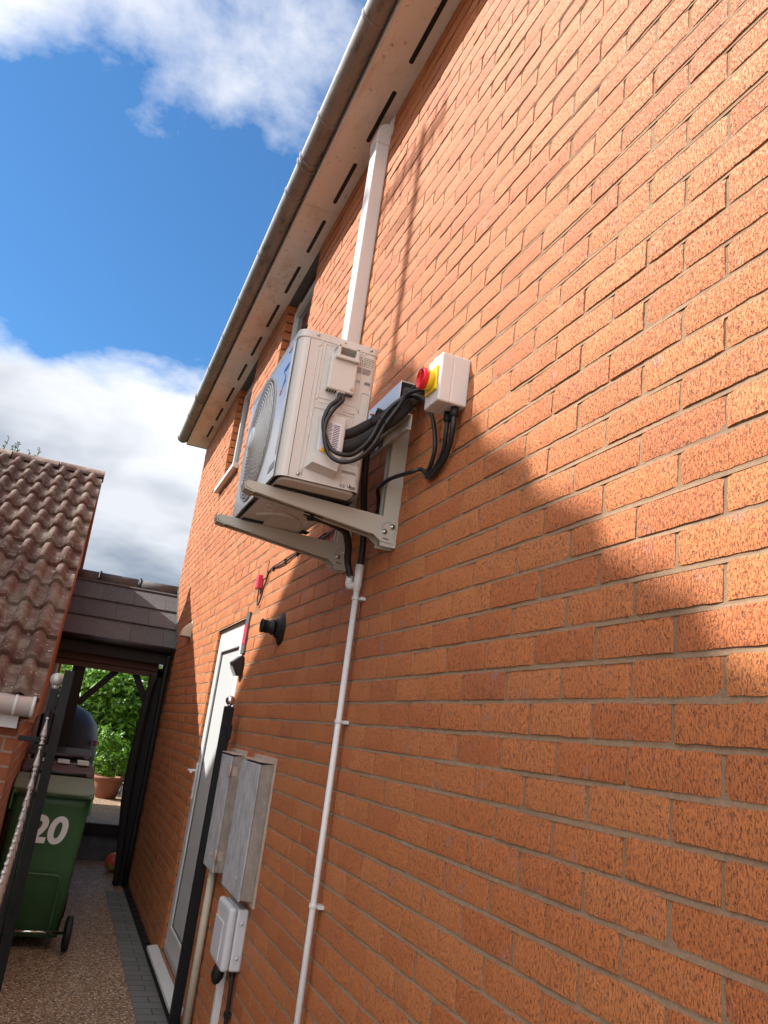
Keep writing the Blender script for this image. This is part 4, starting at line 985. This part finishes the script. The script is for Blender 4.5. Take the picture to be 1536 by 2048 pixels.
for r_ in range(nrow):
    for c_ in range(ncol + 1):
        tx0 = gx - (c_ + 1) * cw; t1 = rg.random(); lift = rg.uniform(0, .009); sh_ = rg.uniform(-.011, .011)
        s0 = r_ * gauge - .05 + sh_; s1 = (r_ + 1) * gauge + .01
        NU = 14; top = []; bot = []; low = []
        for i in range(NU + 1):
            u = i / NU; x = tx0 + u * cw + .001; h = prof_h(u + .24 if False else u)
            jl = noise.noise((x * 40, r_ * 3.1, 1)) * .004
            def pos(s_, hh): return (x, gy0 + s_ * dy - hh * dz, gz0 + s_ * dz + hh * dy)
            low.append(rt.bm.verts.new(pos(s0 + jl, h + .040 + lift))); bot.append(rt.bm.verts.new(pos(s0 + jl + .002, h + .010 + lift)))
            top.append(rt.bm.verts.new(pos(s1, h + .012)))
        for i in range(NU):
            rt.face([low[i], low[i + 1], top[i + 1], top[i]], t1, 0, True); rt.face([bot[i], bot[i + 1], low[i + 1], low[i]], t1 * .6)  # front edges tinted darker, course shadow put into the colour
rt.poly([(xl, gy0, gz0), (gx, gy0, gz0), (gx, gy1, gz1 + .01), (xl, gy1, gz1 + .01)])
gy2 = 2 * gy1 - gy0
rt.poly([(xl, gy2, gz0 + .05), (gx, gy2, gz0 + .05), (gx, gy1, gz1 + .05), (xl, gy1, gz1 + .05)])
rt.poly([(gx, gy0, gz0), (gx, gy0, gz0 + .03), (gx, gy1, gz1 + .05), (gx, gy1, gz1)]); rt.poly([(gx, gy2, gz0), (gx, gy2, gz0 + .05), (gx, gy1, gz1 + .05), (gx, gy1, gz1)])
roof_o = rt.build('tiled_roof', 'pantile', gar, recalc=False)
rd = MB(); x = gx + .01; 
while x > xl:
    prevr = None
    for xx in (x, x - .44):
        ring = [rd.bm.verts.new((xx, gy1 + (.105) * math.cos(R(-10 + 200 * k / 12)), gz1 - .005 + .078 * math.sin(R(-10 + 200 * k / 12)))) for k in range(13)]
        if prevr:
            for k in range(12): rd.face([prevr[k], prevr[k + 1], ring[k + 1], ring[k]], rg.random(), 0, True)
        else: rd.face(ring, .4)
        prevr = ring
    x -= .452
rd.build('ridge_tile', 'pantile', roof_o, recalc=False)
MB().prism([(gy0 - .02, gz0 - .01), (gy0 - .02, gz0 - .11), (gy0 + .12, gz0 - .11), (gy1, gz1 - .13), (gy2, gz0 - .1), (gy2, gz0), (gy1, gz1 + .005)], 'x', gx - .030, gx - .004).build('verge_board', 'barge', gar)
MB().prism([(gy0 + .10, gz0 - .10), (gy1, gz1 - .12), (gy2 - .1, gz0 - .1)], 'x', gx - .072, gx - .0305).build('verge_soffit', 'barge', gar)
MB().box(xl, gx - .08, gy0 + .02, gy0 + .118, gz0 - .15, gz0 - .14).box(xl, gx - .08, gy0 + .004, gy0 + .0195, gz0 - .15, gz0 - .012).build('eaves_box', 'upvc', gar)
g = MB(); gcy, gcz = gy0 - .055, gz0 - .035
L = []
for xx in (xl, gx - .015):
    L.append([g.bm.verts.new((xx, gcy + .052 * math.cos(2 * math.pi * k / 12), gcz + .052 * math.sin(2 * math.pi * k / 12))) for k in range(13)])
for k in range(12): g.face([L[0][k], L[0][k + 1], L[1][k + 1], L[1][k]], .5, 0, True)
g.face(L[1]); gg = g.build('gutter', 'trunk', gar)
for xx in (gx - .030, gx - .115, gx - .75): MB().lathe((xx, gcy, gcz), (1, 0, 0), [(0, .052), (.002, .0555), (.014, .0555), (.016, .052)], 20).build('gutter_collar', 'trunk', gg)
MB().box(gx - .076, gx - .0735, gy0 + .13, gy0 + .20, 0, 1.40).build('corner_strip', 'barge', gar)
MB().rbox(gx - .055, gx + .060, 4.56, 4.585, 1.35, 1.375, .003).build('gate_hinge_bar', 'blackmetal', gar)

# ================================================================== PASSAGE ROOF (CARPORT)
pr_ = thing('passage_roof', 'small dark tiled roof on black posts bridging garage and house', 'canopy', (-.55, 9.2, 0))
cy0, cz0, cy1, cz1 = 8.36, 2.225, 9.28, 2.93; sp = math.atan2(cz1 - cz0, cy1 - cy0); sL = math.hypot(cz1 - cz0, cy1 - cy0)
rt = MB(); dy, dz = math.cos(sp), math.sin(sp); ga = sL / 3.3
for side in (1, -1):
    for r_ in range(4):
        s0 = r_ * ga - .03; s1 = min((r_ + 1) * ga + .02, sL)
        off_ = .165 if r_ % 2 else 0; x = -1.12 - off_
        while x < -.006:
            xa, xb = max(x, -1.12) + .0012, min(x + .33, -.004) - .0012; x += .33
            if xb - xa < .02: continue
            t1 = rg.random()
            def pp(xx, s_, h): 
                yy = cy0 + s_ * dy - h * dz
                if side < 0: yy = 2 * cy1 - yy
                return (xx, yy, cz0 + s_ * dz + h * dy)
            v = [rt.bm.verts.new(pp(*q_)) for q_ in ((xa, s0, .026), (xb, s0, .026), (xb, s1, .006), (xa, s1, .006), (xa, s0, .004), (xb, s0, .004))]
            rt.face([v[0], v[1], v[2], v[3]], t1); rt.face([v[4], v[5], v[1], v[0]], t1)
            w2 = [rt.bm.verts.new(pp(*q_)) for q_ in ((xa, s0, .026), (xa, s1, .006), (xa, s1, -.01), (xa, s0, .004))]; rt.face(w2, t1)
            w2 = [rt.bm.verts.new(pp(*q_)) for q_ in ((xb, s0, .026), (xb, s1, .006), (xb, s1, -.01), (xb, s0, .004))]; rt.face(w2, t1)
rt.prism([(cy0 + .02, cz0 - .012), (cy1, cz1 - .012), (2 * cy1 - cy0 - .02, cz0 - .012), (2 * cy1 - cy0 - .02, cz0 - .03), (cy1, cz1 - .04), (cy0 + .02, cz0 - .03)], 'x', -1.118, -.006)
ro = rt.build('tiled_roof', 'slate', pr_, recalc=False)
rd = MB(); x = -.006
while x > -1.1:
    rd.lathe((max(x - .42, -1.1), cy1, cz1 - .02), (1, 0, 0), [(0, .082), (min(.412, x + 1.1), .082)], 20); x -= .43
rd.build('ridge_tile', 'slate', ro)
v = MB()
for xx in (-.43, -.86): v.lathe((xx, cy1, cz1 - .02), (1, 0, 0), [(0, .087), (.022, .087)], 20).box(xx, xx + .02, cy1 - .02, cy1 + .02, cz1 + .055, cz1 + .075)
v.build('ridge_clip', 'black', ro)
MB().box(-.010, -.0015, cy0, cy1, cz0 + .0, cz0 + .001).prism([(cy0, cz0 + .02), (cy1, cz1 + .05), (cy1, cz1 + .09), (cy0, cz0 + .06)], 'x', -.009, -.001).build('wall_flashing', 'lead', pr_)
MB().box(-1.12, -.03, cy0 + .005, cy0 + .03, cz0 - .17, cz0 - .012).build('fascia', 'timber', pr_)
MB().tube([(-1.1, cy0 - .035, cz0 - .03), (-.05, cy0 - .035, cz0 - .035)], .034, 12, 1).build('black_gutter', 'black', pr_)
MB().box(-1.10, -.12, cy0 + .10, cy0 + .17, cz0 - .24, cz0 - .16).box(-1.10, -.12, cy0 + .09, cy0 + .10, cz0 - .30, cz0 - .25).build('front_beam', 'redtimber', pr_)
for y in (cy0 + .12, 10.0):
    for xa, xb in ((-.91, -.80), (-.135, -.03)):
        if y > 9 and xa > -.5: continue
        MB().box(xa, xb, y, y + .10, (0.0 if y < 9.5 else .345), 2.02).build('post', 'timber', pr_, bevel=.004)
MB().box(-1.09, -.03, 10.0, 10.1, 2.021, 2.16).build('rear_beam', 'timber', pr_)
MB().box(-1.09, -.03, cy0 + .12, cy0 + .24, 1.93, 2.0).build('lower_beam', 'timber', pr_)
def brace(p0, p1, w, parent):
    p0, p1 = Vector(p0), Vector(p1); L_ = (p1 - p0).length; q_ = (p1 - p0).to_track_quat('Z', 'Y').to_matrix(); c_ = (p0 + p1) / 2
    MB().box(c_.x - w / 2, c_.x + w / 2, c_.y - .03, c_.y + .03, c_.z - L_ / 2, c_.z + L_ / 2, rot=q_, c=c_).build('brace', 'timber', parent)
brace((-.80, cy0 + .17, 1.58), (-.50, cy0 + .17, 1.95), .07, pr_); brace((-.14, cy0 + .17, 1.62), (-.33, cy0 + .17, 1.95), .07, pr_)
MB().box(-.80, -.135, 8.50, 8.55, .555, .60).build('threshold_rail', 'timber', pr_) if False else None
MB().tube([(-.055, cy0 - .03, 2.15), (-.055, cy0 - .01, 2.0), (-.045, cy0 + .02, 1.2), (-.045, cy0 + .02, .02)], .026, 12, 3).build('downpipe', 'black', pr_)
sb = MB().box(-1.09, -.03, 9.70, 9.754, 0.26, 0.375)
tag(sb.build('timber_sleeper', 'timber', bevel=.004), 'black timber sleeper along the edge of the raised patio step', 'sleeper')
cl = MB()
for k in range(10): cl.tube([(-.17 + .012 * (k % 4), 8.40 + .02 * (k % 3), 1.95), (-.19 + .01 * (k % 3), 8.40, 1.4 + .03 * k), (-.16 - .006 * k, 8.39, .9), (-.15 + .01 * (k % 3), 8.42, .35), (-.12, 8.44, .02)], .02 + .003 * (k % 3), 6, 4)
tag(cl.build('folded_parasol', 'cover', None), 'dark folded cloth tied against the black post beside the house', 'folded parasol') if False else cl.build('draped_cloth', 'timber', pr_)

# ================================================================== BINS, BALL, POT AND THE GARDEN THINGS
bn = thing('wheelie_bin', 'dark green wheelie bin numbered 20 beside the iron gate', 'wheelie bin', (-.86, 6.4, 0))
b = bmesh.new()
secs = [(.075, -.225, .225, 6.20, 6.60), (.50, -.235, .235, 6.15, 6.68), (.90, -.248, .248, 6.10, 6.76), (.96, -.25, .25, 6.09, 6.78)]
R_ = []
for z, xa, xb, ya_, yb_2 in secs:
    pts_ = rect_round(-.86 + xa, -.86 + xb, ya_, yb_2, (.045,) * 4, 4); R_.append([b.verts.new((p[0], p[1], z)) for p in pts_])
n = len(R_[0])
for p_, q_ in zip(R_, R_[1:]):
    for i in range(n): b.faces.new([p_[i], p_[(i + 1) % n], q_[(i + 1) % n], q_[i]]).smooth = True
b.faces.new(R_[0][::-1]); b.faces.new(R_[-1])
body = MB(); body.merge(b)
body.tube([(-1.02, 6.172, .10), (-1.02, 6.138, .42), (-1.00, 6.132, .455), (-.98, 6.131, .465), (-.74, 6.131, .465), (-.715, 6.132, .455), (-.70, 6.138, .42), (-.70, 6.172, .10)], .008, 8, 3)
bo = body.build('bin_body', 'bingreen', bn)
rim = MB().rbox(-1.12, -.60, 6.055, 6.80, .955, .985, .008)
for xx in (-1.11, -.612): rim.rbox(xx - .008, xx + .008, 6.03, 6.10, .86, .98, .004)
rim.build('rim', 'bingreen', bn)
MB().tube([(-1.09, 6.035, .985), (-.63, 6.035, .985)], .014, 12, 1).build('handle_bar', 'binlid', bn)
for xx in (-1.09, -.86, -.63): MB().rbox(xx - .018, xx + .018, 6.03, 6.10, .965, 1.0, .004).build('lid_hinge', 'binlid', bn)
ld = MB(); ld.prism([(6.06, .987), (6.05, .998), (6.20, 1.030), (6.70, 1.045), (6.83, 1.00), (6.83, .987)], 'x', -1.12, -.60); ld.build('lid', 'binlid', bn, bevel=.012)
MB().tube([(-1.08, 6.185, .11), (-.56, 6.185, .11)], .009, 10, 1).build('axle', 'chrome', bn)
for xx in (-1.125, -.580):
    w = MB().lathe((xx - .022, 6.185, .11), (1, 0, 0), [(0, .085), (.004, .10), (.010, .106), (.036, .106), (.042, .10), (.045, .085)], 28); wo = w.build('wheel', 'black', bn)
    MB().lathe((xx - .024, 6.185, .11), (1, 0, 0), [(0, .03), (.05, .03)], 16).build('wheel_hub', 'binblack', wo)
text('bin_number', '20', .235, (-.850, 6.1145, .735), (1, 0, 0), (0, -.08, 1), .0012, 'number', bn, .008, shear=.12)

def lowbin(name, label, x0, x1, y0, y1, h, lidmat):
    t = thing(name, label, 'wheelie bin', ((x0 + x1) / 2, (y0 + y1) / 2, 0))
    MB().prism([(x0 + .03, .06), (x1 - .03, .06), (x1, h - .05), (x0, h - .05)], 'y', y0, y1).build('bin_body', 'binblack', t, bevel=.02)
    MB().prism([(y0 - .03, h - .048), (y0 - .02, h - .01), (y0 + .2, h + .03), (y1, h + .02), (y1 + .03, h - .048)], 'x', x0 - .02, x1 + .02).build('lid', lidmat, t, bevel=.01)
    MB().tube([(x0 + .04, y0 - .045, h - .03), (x1 - .04, y0 - .045, h - .03)], .013, 10, 1).build('handle_bar', 'binblack', t)
    for xx in (x0 - .0, x1 + .0): MB().lathe((xx - .02, y0 + .05, .1), (1, 0, 0), [(0, .09), (.005, .1), (.035, .1), (.04, .09)], 20).build('wheel', 'binblack', t)
lowbin('wheelie_bin', 'black wheelie bin with brown lid directly behind the green bin', -1.10, -.60, 7.05, 7.62, 1.07, 'binbrown')
lowbin('wheelie_bin', 'black wheelie bin with black lid, furthest of the bins under tiled roof', -1.09, -.62, 7.78, 8.25, 1.16, 'binblack')
o = MB()
for k in range(3): o.box(-1.02 + k * .15, -.93 + k * .15, 7.2, 7.4, 1.103, 1.118 + .006 * k)
tag(o.build('paper_scraps', 'upvc'), 'pale scraps lying on the brown bin lid', 'litter')
ball = MB().sphere((-.105, 9.13, .096), .092, 28)
tag(ball.build('football', 'ballm'), 'orange and green football on the ground by the dark step', 'ball')
# covered barbecue
bq = MB(); c0 = (-.86, 10.55); prev = None
for z, r_ in ((.35, .34), (.7, .40), (1.0, .43), (1.2, .42), (1.38, .36), (1.50, .25), (1.56, .12), (1.575, .02)):
    ring = []
    for k in range(28):
        a_ = 2 * math.pi * k / 28; w_ = 1 + .05 * math.sin(a_ * 7 + z * 5) * (1 if z < 1.2 else .4)
        ring.append(bq.bm.verts.new((c0[0] + r_ * w_ * math.cos(a_), c0[1] + .8 * r_ * w_ * math.sin(a_), z)))
    if prev:
        for k in range(28): bq.face([prev[k], prev[(k + 1) % 28], ring[(k + 1) % 28], ring[k]], .5, 0, True)
    prev = ring
bq.face(prev)
bqt = thing('covered_barbecue', 'round barbecue under grey waterproof cover on the patio', 'barbecue', (c0[0], c0[1], .35))
bq.build('cover', 'cover', bqt)
MB().rbox(-.50, -.46, 10.30, 10.34, 1.14, 1.20, .008).build('orange_toggle', 'redink', bqt)
# pot with shrub
pt_ = thing('plant_pot', 'terracotta plant pot standing on the raised patio', 'plant pot', (-.07, 12.85, .346))
MB().lathe((-.07, 12.85, .346), (0, 0, 1), [(0, .14), (.20, .19), (.25, .205), (.251, .222), (.30, .228), (.301, .20), (.26, .19)], 28).build('pot', 'terracotta', pt_)
MB().lathe((-.07, 12.85, .59), (0, 0, 1), [(0, .17), (.012, .178), (.02, 0)], 20).build('soil', 'bark', pt_)

def leaves(blobs, n, size, seed, droop=.3):
    m = MB(); rn = random.Random(seed); tot = sum(b_[3] * b_[4] * b_[5] for b_ in blobs)
    for (x, y, z, rx, ry, rz) in blobs:
        for _ in range(int(n * rx * ry * rz / tot)):
            d_ = Vector((rn.gauss(0, 1), rn.gauss(0, 1), rn.gauss(0, 1))).normalized() * (rn.random() ** .38)
            p = Vector((x + d_.x * rx, y + d_.y * ry, z + d_.z * rz))
            if noise.noise(p * 5.5) < -.16: continue
            nrm = (Vector((rn.gauss(0, .6), rn.gauss(0, .6) - .25, rn.gauss(0, .4) + .75)) + d_ * .6).normalized()
            t = nrm.orthogonal().normalized(); t = Quaternion(nrm, rn.uniform(0, 6.28)) @ t; s_ = nrm.cross(t)
            L_ = size * rn.uniform(.6, 1.25); W_ = L_ * .30; tv = min(1, max(0, rn.gauss(.45, .28)))
            pa = p - t * L_ * .5; pb = p + t * L_ * .5 - nrm * L_ * droop * .4
            pm1 = p + s_ * W_ + nrm * W_ * .35; pm2 = p - s_ * W_ + nrm * W_ * .35
            va, vb, vc_, v1, v2 = [m.bm.verts.new(q_) for q_ in (pa, pb, p, pm1, pm2)]
            m.face([va, v1, vb, vc_], tv); m.face([va, vc_, vb, v2], tv)
    return m
def stems(root, tips, r0):
    m = MB(); root = Vector(root)
    for t in tips:
        t = Vector(t); mid = root.lerp(t, .5) + Vector((0, 0, .12)); m.tube([root, root.lerp(mid, .5) + Vector((0, 0, .05)), mid, t], [r0, r0, r0 * .9, r0 * .8, r0 * .8, r0 * .7, r0 * .6, r0 * .6, r0 * .5, r0 * .5, r0 * .4, r0 * .4, r0 * .3, r0 * .3, r0 * .2, r0 * .2, r0 * .2, r0 * .15, r0 * .1], 6, 6)
    return m
ps_ = thing('potted_shrub', 'leafy shrub growing out of the terracotta pot', 'shrub', (-.07, 12.85, .60))
leaves([(-.07, 12.82, .90, .32, .26, .26), (-.2, 12.82, 1.15, .24, .2, .22)], 1000, .08, 4).build('foliage', 'leafA', ps_, recalc=False)
stems((-.07, 12.85, .60), [(-.25, 12.8, 1.1), (.05, 12.8, 1.0), (-.07, 12.9, 1.15), (-.25, 12.85, .95)], .008).build('stem', 'bark', ps_)
big = thing('garden_shrub', 'tall sunlit green shrub seen through the opening under the tiled roof', 'shrub', (-.1, 14.0, .36))
leaves([(-.35, 13.9, 1.75, .65, .55, .6), (.30, 14.0, 1.6, .6, .55, .65), (-.05, 13.9, 1.05, .7, .55, .55), (-.7, 14.0, 1.1, .45, .45, .5), (.7, 14.3, 1.2, .45, .45, .75), (0, 14.1, 2.15, .6, .45, .38), (-.75, 14.2, 2.15, .45, .45, .4)], 9500, .115, 9).build('foliage', 'leafA', big, recalc=False)
stems((-.1, 14.05, .36), [(-.5, 14, 1.8), (-.1, 14, 2.2), (.3, 14.1, 1.8), (.6, 14.2, 1.3), (-.6, 14.1, 1.3), (.1, 14, 1.2)], .02).build('stem', 'bark', big)
sm = thing('young_shrub', 'small bright yellow-green shrub beside the kerb of the lawn', 'shrub', (.40, 12.6, .43))
leaves([(.36, 12.6, .70, .20, .18, .26), (.40, 12.6, .96, .12, .1, .16)], 600, .06, 14).build('foliage', 'leafC', sm, recalc=False)
stems((.40, 12.6, .43), [(.33, 12.6, .9), (.43, 12.6, .8), (.40, 12.65, 1.0)], .006).build('stem', 'bark', sm)
hd = thing('garden_hedge', 'dark green hedge behind the sunlit shrub', 'hedge', (0, 16.6, .36))
leaves([(x_, 16.4, 1.35, .7, .45, 1.0) for x_ in (-1.6, -.6, .4, 1.4, 2.4)] + [(-.2, 16.3, 2.4, .9, .4, .5)], 6500, .12, 21).build('foliage', 'leafB', hd, recalc=False)
MB().box(-2, 2.8, 16.5, 16.7, .36, 1.9).build('twig_core', 'bark', hd)
fw = MB(); rn = random.Random(2)
for (x, y, z) in ((.10, 13.3, 2.02), (.15, 13.3, 2.05), (.05, 13.3, 2.06)): fw.sphere((x, y, z), .035, 8, (1, 1, .6))
tag(fw.build('white_flowers', 'whiteflower'), 'white blooms at the top of the sunlit garden shrub', 'flowers')
fw = MB(); fw.sphere((.17, 13.28, 1.95), .032, 8, (1, 1, .6)).sphere((.13, 13.28, 1.93), .025, 8)
tag(fw.build('pink_flower', 'pink'), 'single pink bloom just below the white flowers', 'flower')
lb = MB().box(-.02, .005, 9.85, 9.88, .345, .95, rot=Matrix.Rotation(R(20), 3, 'Y'), c=(-.08, 9.86, .345))
tag(lb.build('leaning_board', 'timber'), 'thin dark board leaning against the post by the patio edge', 'board')

# tree behind the garage
TZ = .10
tre = thing('garden_tree', 'leafy tree whose twig tips show above the garage ridge', 'tree', (-3.8, 17.2, .3))
lv = leaves([(-3.9, 17.2, 4.9, 1.4, 1.2, 1.25), (-3.15, 17.1, 5.3, .7, .6, .7), (-2.75, 16.9, 4.8, .7, .6, .95)], 5200, .11, 33)
rn = random.Random(6)
tw = MB().tube([(-3.8, 17.2, .3), (-3.85, 17.2, 1.9), (-3.75, 17.2, 3.6), (-3.8, 17.2, 5.1)], [.13] * 6 + [.10] * 6 + [.05] * 7, 10, 6)
for (x, z, h_) in ((-2.78, 5.05, .50), (-2.66, 5.0, .42), (-2.52, 4.95, .55), (-2.40, 4.9, .50), (-2.28, 4.9, .58), (-2.62, 4.9, .6), (-2.2, 4.85, .45), (-3.0, 5.1, .45)):
    tipx = x + rn.uniform(-.03, .12); K_ = 17 / 14; x, tipx = (x + .942) * K_ - .942, (tipx + .942) * K_ - .942; z = (z + TZ - 1.545) * K_ + 1.545; h_ *= K_; tw.tube([(x - .18, 17.1, z - .6), (x, 17.05, z), (tipx, 17.0, z + h_)], .006, 5, 4)
    for k in range(17):
        u = k / 16; p = Vector((x, 17.05, z)).lerp(Vector((tipx, 17.0, z + h_)), u); an = rn.uniform(0, 6.28); L_ = .10 * (1.15 - u * .6)
        d_ = Vector((math.cos(an), math.sin(an) * .6, .5)).normalized(); s_ = d_.cross(Vector((0, .6, .8))).normalized()
        q_ = [lv.bm.verts.new(c_) for c_ in (p, p + d_ * L_ * .5 + s_ * L_ * .28, p + d_ * L_, p + d_ * L_ * .5 - s_ * L_ * .28)]; lv.face(q_, rn.random())
lv.build('crown', 'leafB', tre, recalc=False); tw.build('trunk', 'bark', tre)
for (x, z, nr) in ((-5.0, 4.6, 1.3),):
    pass
t3 = thing('small_tree', 'small tree showing a green edge between garage verge and tiled passage roof', 'tree', (-1.9, 16.9, .3))
leaves([(-1.72, 17.0, 3.75, .5, .4, .75)], 900, .09, 41).build('crown', 'leafB', t3, recalc=False)
MB().tube([(-1.9, 16.9, .3), (-1.85, 17, 1.8), (-1.75, 17.0, 3.6)], [.06] * 7 + [.03] * 6, 8, 6).build('trunk', 'bark', t3)

# distant house through the opening
fh = thing('distant_house', 'far brick house glimpsed through the opening beyond the shrub', 'house', (-1.5, 24, 0))
MB().box(-5, 3.5, 24, 30, .3, 2.9).build('wall', 'farbrick', fh)
MB().prism([(23.7, 2.9), (30.3, 2.9), (27, 4.6)], 'x', -5.2, 3.7).build('roof', 'slate', fh)
for x in (-1.9, .9):
    w = MB().box(x - .5, x + .5, 23.96, 23.999, 1.4, 2.5).build('window', 'upvc', fh); MB().box(x - .42, x + .42, 23.95, 23.9595, 1.48, 2.42).build('pane', 'glass', w)

# ================================================================== NEIGHBOUR'S HOUSE (left, out of frame, its gable throws the big shadow)
nb = thing('neighbouring_house', 'tall brick gable of the neighbouring house', 'house', (-9, 4.94, 0))
ax_, ay_, az_ = -5.0, 4.94, 8.32; sl_, sr_ = .67, .72
zl_e = 5.3; yl = ay_ + (az_ - zl_e) / sl_; yr = ay_ - (az_ - zl_e) / sr_
MB().prism([(yr + .1, 0), (yl - .1, 0), (yl - .1, zl_e), (ay_, az_ - .08), (yr + .1, zl_e)], 'x', -14, ax_ - .03).build('wall', 'farbrick', nb)
rf = MB()
def strip(y0, z0, y1, z1, k, n, side):
    ya1, za1 = y0 + (y1 - y0) * k / n, z0 + (z1 - z0) * k / n; yb1, zb1 = y0 + (y1 - y0) * (k + 1) / n, z0 + (z1 - z0) * (k + 1) / n
    rf.prism([(ya1, za1 + (.075 if side else .02)), (yb1, zb1 + .01), (yb1, zb1 - .08), (ya1, za1 - .08)], 'x', -14.1, ax_)
for k in range(14): strip(yr, zl_e, ay_, az_, k, 14, True)
for k in range(14): strip(yl, zl_e, ay_, az_, k, 14, False)
rf.build('roof', 'pantile', nb)
ant = thing('tv_aerial', 'television aerial on a mast at the neighbouring gable peak', 'aerial', (ax_ + .06, ay_ - .055, az_ - .5))
am = MB().tube([(ax_ + .05, ay_ - .05, az_ - .6), (ax_ + .05, ay_ - .05, az_ + 1.08)], .030, 8, 1)
am.build('mast', 'screw', ant)
e_ = MB().tube([(ax_ + .05, ay_ - .30, az_ + .98), (ax_ + .05, ay_ + .55, az_ + .98)], .020, 6, 1)
for k in range(8): e_.tube([(ax_ + .05 - .0, ay_ - .28 + k * .11, az_ + .98 - .11), (ax_ + .05, ay_ - .28 + k * .11, az_ + .98 + .11)], .012, 5, 1)
e_.tube([(ax_ + .05, ay_ - .12, az_ + .70), (ax_ + .05, ay_ + .35, az_ + .70)], .012, 6, 1)
e_.build('elements', 'screw', ant)

for o in bpy.data.objects:      # tidy: nothing but real things
    if o.type == 'MESH' and not o.data.materials: o.data.materials.append(M['upvc'])
